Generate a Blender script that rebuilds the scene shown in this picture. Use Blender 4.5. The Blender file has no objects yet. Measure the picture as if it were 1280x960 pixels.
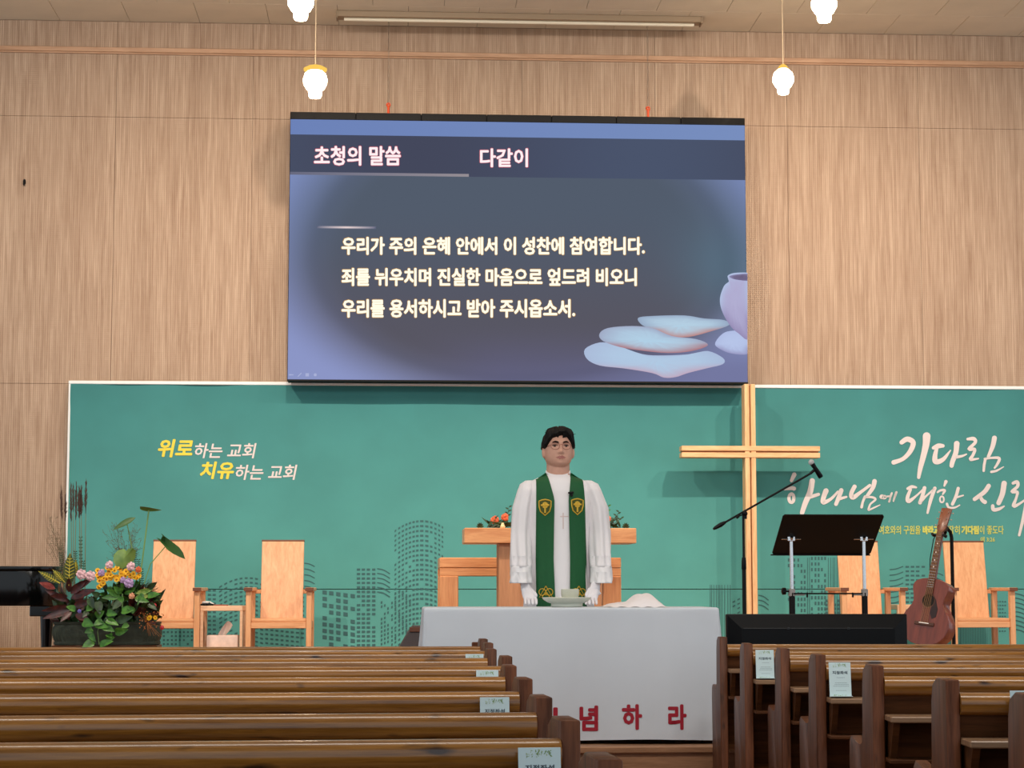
import bpy, bmesh, math, random
from math import sin, cos, pi, radians, tan, sqrt, exp
from mathutils import Vector, Matrix
random.seed(7)
SC = bpy.context.scene
COL = SC.collection

# ------------------------------------------------------------------ camera
F = 2500.0                      # focal length in pixels for the 1280x960 frame
CAMZ = 1.173
HORIZON, VPX = 733.0, 490.0
PITCH = math.atan((HORIZON-480)/F)
YAW = math.atan((640-VPX)*cos(PITCH)/F)
cam_data = bpy.data.cameras.new('camera')
cam_data.sensor_width = 36.0
cam_data.lens = F/1280*36.0
cam_data.clip_end = 100
cam = bpy.data.objects.new('camera', cam_data)
cam.location = (0, 0, CAMZ)
cam.rotation_euler = (pi/2+PITCH, 0, -YAW)
COL.objects.link(cam)
SC.camera = cam

# ------------------------------------------------------------------ world + lights + exposure
w = bpy.data.worlds.new('world'); SC.world = w; w.use_nodes = True
bg = w.node_tree.nodes['Background']
bg.inputs[0].default_value = (0.84, 0.93, 1.0, 1); bg.inputs[1].default_value = 0.88

def area(name, loc, target, sx, sy, power, color):
    l = bpy.data.lights.new(name, 'AREA'); l.shape = 'RECTANGLE'; l.size = sx; l.size_y = sy
    l.energy = power; l.color = color
    o = bpy.data.objects.new(name, l); o.location = loc
    o.rotation_euler = (Vector(target)-Vector(loc)).to_track_quat('-Z', 'Y').to_euler()
    COL.objects.link(o); return o
def spot(name, loc, target, power, color, ang=60, rad=0.06, blend=0.6):
    l = bpy.data.lights.new(name, 'SPOT'); l.energy = power; l.color = color
    l.spot_size = radians(ang); l.spot_blend = blend; l.shadow_soft_size = rad
    o = bpy.data.objects.new(name, l); o.location = loc
    o.rotation_euler = (Vector(target)-Vector(loc)).to_track_quat('-Z', 'Y').to_euler()
    COL.objects.link(o); return o
WARM = (1.0, 0.83, 0.68)
area('ceiling_light_stage', (0.6, 10.6, 5.35), (0.8, 13.6, 1.0), 6.0, 0.8, 60, (1.0, 0.88, 0.76))
area('ceiling_light_hall', (0.4, 5.0, 5.35), (0.6, 10.2, 1.2), 6.0, 1.2, 240, (1.0, 0.96, 0.90))
spot('stage_spot_right', (3.35, 11.2, 5.35), (2.9, 15.3, 1.9), 520, WARM, 100, 0.03, 0.9)
spot('stage_spot_right_outer', (4.6, 11.3, 5.35), (3.9, 15.3, 1.9), 300, WARM, 100, 0.03, 0.9)
spot('stage_spot_left', (-2.6, 11.2, 5.35), (-1.9, 15.3, 1.9), 480, WARM, 100, 0.03, 0.9)
spot('stage_spot_middle', (-0.45, 11.2, 5.35), (0.5, 15.3, 1.6), 380, WARM, 100, 0.03, 0.9)

vs = SC.view_settings
vs.view_transform = 'Standard'; vs.look = 'None'; vs.gamma = 1; vs.use_curve_mapping = False
vs.exposure = 0.0

# ------------------------------------------------------------------ helpers
_R = (Matrix.Rotation(-YAW, 3, 'Z') @ Matrix.Rotation(pi/2+PITCH, 3, 'X'))
def ray(px, py):
    return _R @ Vector(((px-640)/F, (480-py)/F, -1.0))
def P(px, py, Y):
    r = ray(px, py); t = Y/r.y
    return Vector((r.x*t, Y, CAMZ+r.z*t))
def PZ(px, py, z):
    r = ray(px, py); t = (z-CAMZ)/r.z
    return Vector((r.x*t, r.y*t, z))

def srgb(r, g, b):
    f = lambda c: (c/255/12.92) if c/255 <= 0.04045 else ((c/255+0.055)/1.055)**2.4
    return (f(r), f(g), f(b))

class MB:
    """collects shapes in one bmesh"""
    def __init__(s): s.bm = bmesh.new(); s.mi = 0
    def face(s, vs_):
        try:
            f = s.bm.faces.new(vs_); f.material_index = s.mi; return f
        except ValueError: return None
    def v(s, p): return s.bm.verts.new(p)
    def box(s, c, size, rot=None, bev=0.0, seg=1):
        m = Matrix.Translation(Vector(c)) @ (rot.to_4x4() if rot else Matrix.Identity(4)) @ Matrix.Diagonal((size[0], size[1], size[2], 1))
        r = bmesh.ops.create_cube(s.bm, size=1.0, matrix=m)
        vv = r['verts']
        fs = set(f for v in vv for f in v.link_faces)
        for f in fs: f.material_index = s.mi
        if bev > 0:
            es = list(set(e for v in vv for e in v.link_edges))
            rr = bmesh.ops.bevel(s.bm, geom=es, offset=bev, segments=seg, affect='EDGES', profile=0.5)
            for f in rr['faces']: f.material_index = s.mi
        return s
    def box2(s, a, b, bev=0.0, seg=1):
        a = Vector(a); b = Vector(b)
        return s.box((a+b)/2, [abs(b[i]-a[i]) for i in range(3)], None, bev, seg)
    def tube(s, pts, rad, seg=8, cap=True, flat=None):
        pts = [Vector(p) for p in pts]; n = len(pts)
        if not hasattr(rad, '__len__'): rad = [rad]*n
        rings = []
        up = None
        for i, p in enumerate(pts):
            d = (pts[min(i+1, n-1)]-pts[max(i-1, 0)])
            if d.length < 1e-9: d = Vector((0, 0, 1))
            d.normalize()
            if up is None:
                up = Vector((0, 0, 1)) if abs(d.z) < 0.9 else Vector((1, 0, 0))
            a = d.cross(up)
            if a.length < 1e-6: a = d.cross(Vector((0, 1, 0)))
            a.normalize(); b = a.cross(d).normalized(); up = b
            ring = []
            for k in range(seg):
                t = 2*pi*k/seg
                ring.append(s.v(p+a*cos(t)*rad[i]+b*sin(t)*rad[i]*(flat or 1)))
            rings.append(ring)
        for i in range(n-1):
            for k in range(seg):
                s.face([rings[i][k], rings[i][(k+1) % seg], rings[i+1][(k+1) % seg], rings[i+1][k]])
        if cap:
            s.face(rings[0][::-1]); s.face(rings[-1])
        return s
    def lathe(s, prof, c=(0, 0, 0), seg=24, rot=None, cap=True, sx=1, sy=1):
        c = Vector(c); rings = []
        for r, z in prof:
            ring = []
            for k in range(seg):
                t = 2*pi*k/seg
                p = Vector((r*cos(t)*sx, r*sin(t)*sy, z))
                if rot: p = rot @ p
                ring.append(s.v(c+p))
            rings.append(ring)
        for i in range(len(rings)-1):
            for k in range(seg):
                s.face([rings[i][k], rings[i][(k+1) % seg], rings[i+1][(k+1) % seg], rings[i+1][k]])
        if cap:
            s.face(rings[0][::-1]); s.face(rings[-1])
        return s
    def prism(s, poly, axis, a, b, bev=0.0):
        """poly 2D; axis 'x': (y,z) polygon extruded a..b along x; 'y': (x,z); 'z': (x,y)"""
        def mk(u, w_, t):
            return {'x': (t, u, w_), 'y': (u, t, w_), 'z': (u, w_, t)}[axis]
        va = [s.v(mk(u, w_, a)) for u, w_ in poly]; vb = [s.v(mk(u, w_, b)) for u, w_ in poly]
        n = len(poly); fs = []
        fs.append(s.face(va[::-1])); fs.append(s.face(vb))
        for i in range(n):
            fs.append(s.face([va[i], va[(i+1) % n], vb[(i+1) % n], vb[i]]))
        if bev > 0:
            es = set()
            for f in (fs[0], fs[1]):
                for e in f.edges: es.add(e)
            rr = bmesh.ops.bevel(s.bm, geom=list(es), offset=bev, segments=2, affect='EDGES', profile=0.5)
            for f in rr['faces']: f.material_index = s.mi
        return s
    def grid(s, fn, nu, nv, closeu=False):
        rows = [[s.v(fn(i/(nu if closeu else max(nu-1, 1)), j/(nv-1))) for i in range(nu)] for j in range(nv)]
        for j in range(nv-1):
            for i in range(nu if closeu else nu-1):
                s.face([rows[j][i], rows[j][(i+1) % nu], rows[j+1][(i+1) % nu], rows[j+1][i]])
        return rows
    def sphere(s, c, r, u=12, v=8, sc=(1, 1, 1), rot=None):
        m = Matrix.Translation(Vector(c)) @ (rot.to_4x4() if rot else Matrix.Identity(4)) @ Matrix.Diagonal((r*sc[0], r*sc[1], r*sc[2], 1))
        rr = bmesh.ops.create_uvsphere(s.bm, u_segments=u, v_segments=v, radius=1.0, matrix=m)
        for f in set(f for v_ in rr['verts'] for f in v_.link_faces): f.material_index = s.mi
        return s

def build(name, mb, mats, parent=None, smooth=True, world=True, sharp=35, recalc=True):
    """link the collected shapes as ONE mesh object; with world=True vertices are given in world space"""
    bm = mb.bm
    if recalc: bmesh.ops.recalc_face_normals(bm, faces=bm.faces)
    off = Vector((0, 0, 0))
    if world:
        p = parent
        while p is not None: off += p.location; p = p.parent
        if parent is None:
            pass
        if off.length > 0: bmesh.ops.translate(bm, verts=bm.verts, vec=-off)
    me = bpy.data.meshes.new(name); bm.to_mesh(me); bm.free()
    if not isinstance(mats, (list, tuple)): mats = [mats]
    for m in mats: me.materials.append(m)
    if smooth:
        me.shade_smooth()
        me.set_sharp_from_angle(angle=radians(sharp))
    o = bpy.data.objects.new(name, me); COL.objects.link(o)
    if parent is not None: o.parent = parent
    elif world and len(me.vertices):
        xs = [v.co for v in me.vertices]
        c = Vector(((min(v.x for v in xs)+max(v.x for v in xs))/2, (min(v.y for v in xs)+max(v.y for v in xs))/2, min(v.z for v in xs)))
        me.transform(Matrix.Translation(-c)); o.location = c
    return o
def tag(o, label=None, cat=None, group=None, kind=None):
    if label: o['label'] = label
    if cat: o['category'] = cat
    if group: o['group'] = group
    if kind: o['kind'] = kind
    return o
def thing(name, label, cat, loc=(0, 0, 0), rz=0.0, group=None):
    o = bpy.data.objects.new(name, None); o.empty_display_size = 0.1; COL.objects.link(o)
    o.location = loc; o.rotation_euler = (0, 0, rz); return tag(o, label, cat, group)
def copy_tree(o, parent=None):
    c = o.copy(); COL.objects.link(c); c.parent = parent
    for ch in list(o.children): copy_tree(ch, c)
    return c

# ------------------------------------------------------------------ materials
def newmat(name):
    m = bpy.data.materials.new(name); m.use_nodes = True
    nt = m.node_tree; return m, nt, nt.nodes['Principled BSDF']
def mat(name, col, rough=0.5, metal=0.0, var=0.0, scale=20.0, bump=0.0, coat=0.0, sheen=0.0, spec=0.5):
    m, nt, b = newmat(name)
    b.inputs['Base Color'].default_value = (*col, 1); b.inputs['Roughness'].default_value = rough
    b.inputs['Metallic'].default_value = metal; b.inputs['Coat Weight'].default_value = coat
    b.inputs['Coat Roughness'].default_value = 0.15
    b.inputs['Sheen Weight'].default_value = sheen; b.inputs['Specular IOR Level'].default_value = spec
    if var > 0 or bump > 0:
        tc = nt.nodes.new('ShaderNodeTexCoord'); n = nt.nodes.new('ShaderNodeTexNoise')
        n.inputs['Scale'].default_value = scale; n.inputs['Detail'].default_value = 4
        nt.links.new(tc.outputs['Object'], n.inputs['Vector'])
        if var > 0:
            r = nt.nodes.new('ShaderNodeMapRange'); r.inputs[1].default_value = 0.3; r.inputs[2].default_value = 0.7
            r.inputs[3].default_value = 1-var; r.inputs[4].default_value = 1+var
            nt.links.new(n.outputs['Fac'], r.inputs[0])
            mx = nt.nodes.new('ShaderNodeVectorMath'); mx.operation = 'SCALE'; mx.inputs[0].default_value = col
            nt.links.new(r.outputs[0], mx.inputs['Scale']); nt.links.new(mx.outputs[0], b.inputs['Base Color'])
        if bump > 0:
            bp = nt.nodes.new('ShaderNodeBump'); bp.inputs['Strength'].default_value = bump; bp.inputs['Distance'].default_value = 0.01
            nt.links.new(n.outputs['Fac'], bp.inputs['Height']); nt.links.new(bp.outputs[0], b.inputs['Normal'])
    return m
def wood(name, c1, c2, stretch=(1, 12, 12), rough=0.4, coat=0.0, scale=3.0, rings=0.5, dark=None, bump=0.08, spec=0.5):
    """grain runs along the axis with the smallest stretch value"""
    m, nt, b = newmat(name); N = nt.nodes; L = nt.links
    tc = N.new('ShaderNodeTexCoord'); mp = N.new('ShaderNodeMapping'); mp.inputs['Scale'].default_value = stretch
    oi = N.new('ShaderNodeObjectInfo'); ad = N.new('ShaderNodeVectorMath'); ad.operation = 'ADD'
    L.new(tc.outputs['Object'], ad.inputs[0])
    sc_ = N.new('ShaderNodeVectorMath'); sc_.operation = 'SCALE'; sc_.inputs[0].default_value = (3.7, 5.1, 2.3)
    L.new(oi.outputs['Random'], sc_.inputs['Scale']); L.new(sc_.outputs[0], ad.inputs[1]); L.new(ad.outputs[0], mp.inputs[0])
    n1 = N.new('ShaderNodeTexNoise'); n1.inputs['Scale'].default_value = scale; n1.inputs['Detail'].default_value = 6; n1.inputs['Distortion'].default_value = rings
    n2 = N.new('ShaderNodeTexNoise'); n2.inputs['Scale'].default_value = scale*6; n2.inputs['Detail'].default_value = 3
    L.new(mp.outputs[0], n1.inputs['Vector']); L.new(mp.outputs[0], n2.inputs['Vector'])
    ma = N.new('ShaderNodeMath'); ma.operation = 'MULTIPLY_ADD'; ma.inputs[1].default_value = 0.45
    L.new(n2.outputs['Fac'], ma.inputs[0]); L.new(n1.outputs['Fac'], ma.inputs[2])
    cr = N.new('ShaderNodeValToRGB'); cr.color_ramp.elements[0].position = 0.5; cr.color_ramp.elements[1].position = 0.92
    cr.color_ramp.elements[0].color = (*c1, 1); cr.color_ramp.elements[1].color = (*c2, 1)
    L.new(ma.outputs[0], cr.inputs[0]); out = cr.outputs[0]
    if dark:   # knots and dark flecks
        n3 = N.new('ShaderNodeTexNoise'); n3.inputs['Scale'].default_value = 2.2*scale; n3.inputs['Detail'].default_value = 2
        mp3 = N.new('ShaderNodeMapping'); mp3.inputs['Scale'].default_value = [1 if v == min(stretch) else 4 for v in stretch]
        L.new(ad.outputs[0], mp3.inputs[0]); L.new(mp3.outputs[0], n3.inputs['Vector'])
        r3 = N.new('ShaderNodeMapRange'); r3.inputs[1].default_value = 0.64; r3.inputs[2].default_value = 0.74
        L.new(n3.outputs['Fac'], r3.inputs[0])
        mx = N.new('ShaderNodeMix'); mx.data_type = 'RGBA'; L.new(r3.outputs[0], mx.inputs[0]); L.new(out, mx.inputs[6]); mx.inputs[7].default_value = (*dark, 1)
        out = mx.outputs[2]
    L.new(out, b.inputs['Base Color'])
    b.inputs['Roughness'].default_value = rough; b.inputs['Coat Weight'].default_value = coat; b.inputs['Coat Roughness'].default_value = 0.12
    b.inputs['Specular IOR Level'].default_value = spec
    bp = N.new('ShaderNodeBump'); bp.inputs['Strength'].default_value = bump; bp.inputs['Distance'].default_value = 0.004
    L.new(n2.outputs['Fac'], bp.inputs['Height']); L.new(bp.outputs[0], b.inputs['Normal'])
    return m
def emis(name, col, strength=1.0):
    m = bpy.data.materials.new(name); m.use_nodes = True; nt = m.node_tree
    for n in list(nt.nodes): nt.nodes.remove(n)
    e = nt.nodes.new('ShaderNodeEmission'); e.inputs[0].default_value = (*col, 1); e.inputs[1].default_value = strength
    o = nt.nodes.new('ShaderNodeOutputMaterial'); nt.links.new(e.outputs[0], o.inputs[0]); return m

def wall_material():
    m, nt, b = newmat('perforated_board'); N = nt.nodes; L = nt.links
    g = N.new('ShaderNodeNewGeometry'); sx = N.new('ShaderNodeSeparateXYZ'); L.new(g.outputs['Position'], sx.inputs[0])
    def M(op, a, bb=None, c=None):
        n = N.new('ShaderNodeMath'); n.operation = op
        for i, v in enumerate((a, bb, c)):
            if v is None: continue
            if isinstance(v, (int, float)): n.inputs[i].default_value = v
            else: L.new(v, n.inputs[i])
        return n.outputs[0]
    per = 0.0162
    def dist(o):
        f = M('FRACT', M('DIVIDE', o, per)); return M('ABSOLUTE', M('SUBTRACT', f, 0.5))
    dx, dz = dist(sx.outputs[0]), dist(sx.outputs[2])
    d = M('SQRT', M('ADD', M('MULTIPLY', dx, dx), M('MULTIPLY', dz, dz)))
    hole = N.new('ShaderNodeMapRange'); hole.inputs[1].default_value = 0.17; hole.inputs[2].default_value = 0.27
    hole.inputs[3].default_value = 1; hole.inputs[4].default_value = 0; L.new(d, hole.inputs[0])
    def noise(scale, vec, detail=3):
        mp = N.new('ShaderNodeMapping'); mp.inputs['Scale'].default_value = vec; L.new(g.outputs['Position'], mp.inputs[0])
        n = N.new('ShaderNodeTexNoise'); n.inputs['Scale'].default_value = scale; n.inputs['Detail'].default_value = detail
        L.new(mp.outputs[0], n.inputs['Vector']); return n.outputs['Fac']
    fine = noise(1.0, (100, 1, 3.0), 4); mid = noise(1.0, (9, 1, 0.5), 3); weave = noise(1.0, (260, 1, 60), 2)
    big = noise(0.35, (1, 1, 1), 2)
    s = M('ADD', M('MULTIPLY', fine, 0.65), M('MULTIPLY', mid, 0.17)); s = M('ADD', s, M('MULTIPLY', weave, 0.38))
    cr = N.new('ShaderNodeValToRGB'); e = cr.color_ramp.elements
    e[0].position = 0.42; e[0].color = (*srgb(152, 123, 100), 1); e[1].position = 0.80; e[1].color = (*srgb(202, 177, 153), 1)
    L.new(s, cr.inputs[0])
    mx = N.new('ShaderNodeMix'); mx.data_type = 'RGBA'; L.new(M('MULTIPLY', hole.outputs[0], 0.62), mx.inputs[0])
    L.new(cr.outputs[0], mx.inputs[6]); mx.inputs[7].default_value = (*srgb(84, 56, 38), 1)
    L.new(mx.outputs[2], b.inputs['Base Color']); b.inputs['Roughness'].default_value = 0.75
    bp = N.new('ShaderNodeBump'); bp.inputs['Strength'].default_value = 0.25; bp.inputs['Distance'].default_value = 0.003
    L.new(M('SUBTRACT', s, hole.outputs[0]), bp.inputs['Height']); L.new(bp.outputs[0], b.inputs['Normal'])
    return m

M_wall = wall_material()
M_wallback = mat('wall_backing', srgb(120, 92, 70), 0.8)
M_trim = wood('trim_wood', srgb(176, 136, 104), srgb(200, 160, 128), (1, 10, 10), 0.5)
M_ceil = mat('ceiling_tile', srgb(226, 214, 192), 0.85, var=0.05, scale=3, bump=0.05)
M_floor = wood('floor_wood', srgb(120, 80, 52), srgb(160, 112, 74), (10, 1, 10), 0.35)
M_stage = wood('stage_wood', srgb(138, 98, 68), srgb(172, 126, 92), (1, 9, 9), 0.45)
M_rail = wood('pew_rail_wood', srgb(112, 68, 22), srgb(162, 108, 44), (0.7, 14, 14), 0.28, coat=0.7, spec=0.3, scale=3.5, dark=srgb(54, 28, 8))
M_pew = wood('pew_dark_wood', srgb(60, 32, 15), srgb(92, 54, 28), (1, 12, 12), 0.45, spec=0.2)
M_post = wood('pew_end_wood', srgb(66, 34, 18), srgb(112, 66, 42), (12, 12, 1), 0.42, coat=0.0, dark=srgb(42, 22, 12), spec=0.18)
M_pale = wood('pale_oak', srgb(214, 152, 104), srgb(236, 182, 134), (14, 14, 1), 0.45, coat=0.1, scale=2.0, rings=1.6)
M_paleh = wood('pale_oak_horizontal', srgb(210, 146, 98), srgb(234, 178, 130), (1, 14, 14), 0.45, coat=0.1, scale=2.2, rings=1.2)
M_cap = mat('dark_edge_wood', srgb(112, 68, 48), 0.5)
M_altar = wood('altar_wood', srgb(206, 134, 84), srgb(232, 168, 114), (1, 12, 12), 0.42, coat=0.1, scale=2.0, rings=1.8)
M_crossw = wood('cross_pine', srgb(220, 164, 112), srgb(244, 202, 150), (12, 12, 1), 0.5, scale=2.6, rings=1.2)
M_crossh = wood('cross_pine_horizontal', srgb(220, 164, 112), srgb(244, 202, 150), (1, 12, 12), 0.5, scale=2.6, rings=1.2)
M_groove = mat('groove_shade_wood', srgb(150, 96, 56), 0.6)
M_black = mat('black_plastic', srgb(8, 10, 13), 0.42, spec=0.2)
M_blackm = mat('black_matte', srgb(12, 11, 11), 0.6, spec=0.25)
M_piano = mat('piano_lacquer', srgb(5, 6, 7), 0.12, coat=0.35, spec=0.25)
M_chrome = mat('chrome', (0.75, 0.76, 0.78), 0.18, 1.0)
M_robe = mat('white_robe_cloth', srgb(240, 236, 238), 0.8, bump=0.05, scale=60, sheen=0.2)
M_robe2 = mat('white_cuff_cloth', srgb(240, 238, 240), 0.8)
M_cloth = mat('table_linen', srgb(214, 220, 228), 0.85, var=0.012, scale=8, bump=0.06)
M_green = mat('stole_green', srgb(0, 84, 40), 0.7, var=0.06, scale=60)
M_gold = mat('gold_thread', srgb(212, 172, 52), 0.45, 0.2)
M_golddark = mat('dark_olive_thread', srgb(70, 80, 20), 0.7)
M_red = mat('red_lettering', srgb(166, 16, 42), 0.7)
M_white = mat('white_plastic', srgb(235, 235, 232), 0.5)
M_paper = mat('card_paper', srgb(200, 220, 222), 0.5, coat=0.3)
M_ink = mat('card_ink', srgb(60, 74, 84), 0.6)
M_inkpale = mat('card_ink_pale', srgb(140, 158, 164), 0.6)
M_leafprint = mat('card_leaf_print', srgb(120, 150, 80), 0.6)
M_leafprint2 = mat('card_leaf_print_pale', srgb(168, 186, 130), 0.6)

# ------------------------------------------------------------------ text
def text_verts(body, bold=0.0):
    cu = bpy.data.curves.new('t', 'FONT'); cu.body = body; cu.size = 1; cu.offset = bold; cu.resolution_u = 2
    ob = bpy.data.objects.new('t', cu); COL.objects.link(ob)
    dg = bpy.context.evaluated_depsgraph_get(); dg.update()
    me = bpy.data.meshes.new_from_object(ob.evaluated_get(dg))
    vs_ = [v.co.copy() for v in me.vertices]; fs = [tuple(p.vertices) for p in me.polygons]
    bpy.data.objects.remove(ob); bpy.data.curves.remove(cu); bpy.data.meshes.remove(me)
    return vs_, fs
def text_into(mb, body, fn, x0, x1, y0, y1, bold=0.0, shear=0.0, thick=0.0):
    """fits the text to a box in frame units; fn maps (px,py) to a point on the real surface"""
    vs_, fs = text_verts(body, 0.0)
    if not vs_: return
    a0, a1 = min(v.x for v in vs_), max(v.x for v in vs_); b0, b1 = min(v.y for v in vs_), max(v.y for v in vs_)
    rad = bold*(y1-y0)
    shifts = [(0, 0)] if bold <= 0 else [(0, 0)]+[(rad*cos(k*pi/4), rad*sin(k*pi/4)) for k in range(8)]
    x0 += rad; x1 -= rad; y0 += rad; y1 -= rad
    for k, (sx_, sy_) in enumerate(shifts):
        vv = []
        for v in vs_:
            u = (v.x-a0)/(a1-a0); t = (v.y-b0)/(b1-b0)
            p = fn(x0+(x1-x0)*u+shear*(t-0.5)*(y1-y0)+sx_, y1+(y0-y1)*t+sy_); p.y -= 0.00004*k
            vv.append(mb.v(p))
        for f in fs:
            mb.face([vv[i] for i in f])
def brush(mb, fn, pts, sub=6):
    """one brush stroke: list of (x, y, width)"""
    n = len(pts); P4 = []
    for i in range(n-1):
        p0, p1, p2, p3 = pts[max(i-1, 0)], pts[i], pts[i+1], pts[min(i+2, n-1)]
        for k in range(sub):
            t = k/sub
            P4.append([0.5*((2*p1[j])+(-p0[j]+p2[j])*t+(2*p0[j]-5*p1[j]+4*p2[j]-p3[j])*t*t+(-p0[j]+3*p1[j]-3*p2[j]+p3[j])*t**3) for j in range(3)])
    P4.append(list(pts[-1]))
    L_, R_ = [], []
    m = len(P4)
    for i, (x, y, w_) in enumerate(P4):
        a = P4[max(i-1, 0)]; b = P4[min(i+1, m-1)]
        dx, dy = b[0]-a[0], b[1]-a[1]; l = sqrt(dx*dx+dy*dy) or 1; nx, ny = -dy/l, dx/l
        L_.append(mb.v(fn(x+nx*w_/2, y+ny*w_/2))); R_.append(mb.v(fn(x-nx*w_/2, y-ny*w_/2)))
    for i in range(m-1): mb.face([L_[i], R_[i], R_[i+1], L_[i+1]])
    for idx, sgn in ((0, -1), (m-1, 1)):
        x, y, w_ = P4[idx]; a = P4[max(idx-1, 0)]; b = P4[min(idx+1, m-1)]
        th = math.atan2(b[1]-a[1], b[0]-a[0])+(0 if sgn > 0 else pi)
        vv = [mb.v(fn(x+cos(th+q)*w_/2, y+sin(th+q)*w_/2)) for q in [pi/2-pi*k/8 for k in range(9)]]
        mb.face(vv)

# ================================================================== THE SETTING
WY = 15.5
CEIL = P(640, 35, WY).z
PLAT = 0.38; TIER = 0.48
mb = MB(); mb.box2((-7, -4, -0.1), (9, 10.05, 0)); fl = build('floor', mb, M_floor); tag(fl, kind='structure')
# stage platform: core, deck boards, riser boards and nosing, and a low upper tier
mb = MB(); mb.box2((-7, 10.09, -0.1), (9, WY+0.1, PLAT-0.02)); plat = build('platform', mb, M_wallback); tag(plat, kind='structure')
def plank(name, a, b, m, parent, bev=0.002):
    mb = MB(); mb.box2(a, b, bev); return build(name, mb, m, parent, smooth=False)
zs = [0.0, 0.085, 0.20, PLAT-0.035]
for r in range(3):
    x = -3.2+0.37*r
    while x < 6:
        plank('riser_board', (x, 10.06, zs[r]+0.0015), (x+1.45, 10.09, zs[r+1]-0.0015), M_stage, plat); x += 1.453
x = -3.2
while x < 6:
    plank('nosing_board', (x, 10.035, PLAT-0.035), (x+1.8, 10.14, PLAT), M_stage, plat, 0.006); x += 1.803
y = 10.143
while y < WY-0.05:
    plank('deck_board', (-4.6, y, PLAT-0.02), (6.6, min(y+0.268, WY), PLAT), M_stage, plat); y += 0.27
mb = MB(); mb.box2((-2.15, 11.95, PLAT), (6.6, WY-0.02, TIER), 0.008); tier = build('platform_tier', mb, M_stage); tag(tier, kind='structure')

# back wall of perforated boards
mb = MB(); mb.box2((-7, WY+0.012, -0.1), (9, WY+0.15, CEIL+0.3)); wall = build('wall_back', mb, M_wallback); tag(wall, kind='structure')
x0 = P(145, 150, WY).x; pw = (P(984, 155, WY).x-P(145, 150, WY).x)/5
z_lo, z_hi = P(640, 483, WY).z, P(640, 153, WY).z
def panel(xa, xb, za, zb):
    mb = MB(); mb.box2((xa+0.001, WY, za+0.001), (xb-0.001, WY+0.012, zb-0.001), 0.0008)
    return build('wall_panel', mb, M_wall, wall, smooth=False)
protos = [panel(0, pw, PLAT, z_lo), panel(0, pw, z_lo, z_hi), panel(0, pw, z_hi, CEIL)]
k0 = -5
for p_ in protos: p_.location.x = wall.location.x*0+x0+pw*k0
for p_ in protos:
    for k in range(k0+1, 8):
        c = p_.copy(); COL.objects.link(c); c.location.x = x0+pw*k
# the panels' meshes were built relative to the wall's origin: keep that offset
t0 = P(0, 60, WY).z; t1_ = P(640, 71, WY).z
zt = P(640, 69.5, WY-0.04).z
mb = MB(); mb.box2((-5, WY-0.030, zt-0.016), (8, WY, zt+0.020), 0.003); mb.box2((-5, WY-0.016, zt-0.028), (8, WY, zt-0.016), 0.002)
tr = build('trim_1', mb, M_trim); tag(tr, kind='structure')
# ceiling tiles on a slab
mb = MB(); mb.box2((-7, 0, CEIL+0.014), (9, WY+0.15, CEIL+0.2)); ceil = build('ceiling', mb, M_wallback); tag(ceil, kind='structure')
tw, tl = 0.545, 0.545
proto = None
for j in range(7):
    for i in range(-9, 13):
        if proto is None:
            mb = MB(); mb.box2((0.0015, 0.0015, CEIL), (tw-0.0015, tl-0.0015, CEIL+0.014), 0.002); proto = build('ceiling_tile', mb, M_ceil, ceil, smooth=False); o = proto
        else:
            o = proto.copy(); COL.objects.link(o)
        off = 0.5*tw if j % 2 else 0
        o.location.x = i*tw+off+0.1; o.location.y = WY-(j+1)*tl+0.0
mb = MB(); mb.box2((-4.9, 0, CEIL+0.002), (6.9, WY-7*tl, CEIL+0.02)); cp = build('ceiling_field', mb, M_ceil, ceil)

# small dark hook on the wall
mb = MB(); c = P(31, 229, WY); mb.tube([c, c+Vector((0, -0.03, 0.0)), c+Vector((0, -0.035, -0.02))], 0.008, 8); mb.sphere(c+Vector((0, -0.02, 0.008)), 0.014, sc=(0.8, 0.6, 1.5))
tag(build('wall_hook', mb, M_blackm), 'tiny dark hook on the boarded wall at far left', 'hook')

# ================================================================== BANNER
BY = WY-0.045
bx0 = P(85.5, 600, BY).x; bx1 = P(1345, 600, BY).x
bz1 = P(640, 483.5, BY).z; bzs = P(640, 736, BY).z; bz0 = TIER+0.02
def wr(x, z):
    """wrinkle relief of the hung fabric"""
    d = 0.0
    top = max(0, min(1, (z-bzs)/(bz1-bzs)))
    lx = x-bx0
    d += 0.006*sin(9*(lx+0.55*(bz1-z))+1.0)*exp(-lx/0.9)*(0.5+top)*1.8
    d += 0.007*sin(5.2*(lx-0.7*(bz1-z)))*exp(-((lx-1.3)/1.6)**2)
    rx = bx1-x
    d += 0.011*sin(7*(rx+0.7*(z-bz0))+0.4)*exp(-rx/0.8)
    d += 0.002*sin(2.1*x+3.1*z)+0.0015*sin(6.5*x+0.5)*sin(2.2*z)
    return d
def on_banner(px, py, off=0.0035):
    p = P(px, py, BY); return Vector((p.x, BY-0.011-wr(p.x, p.z)-off, p.z))
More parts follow.
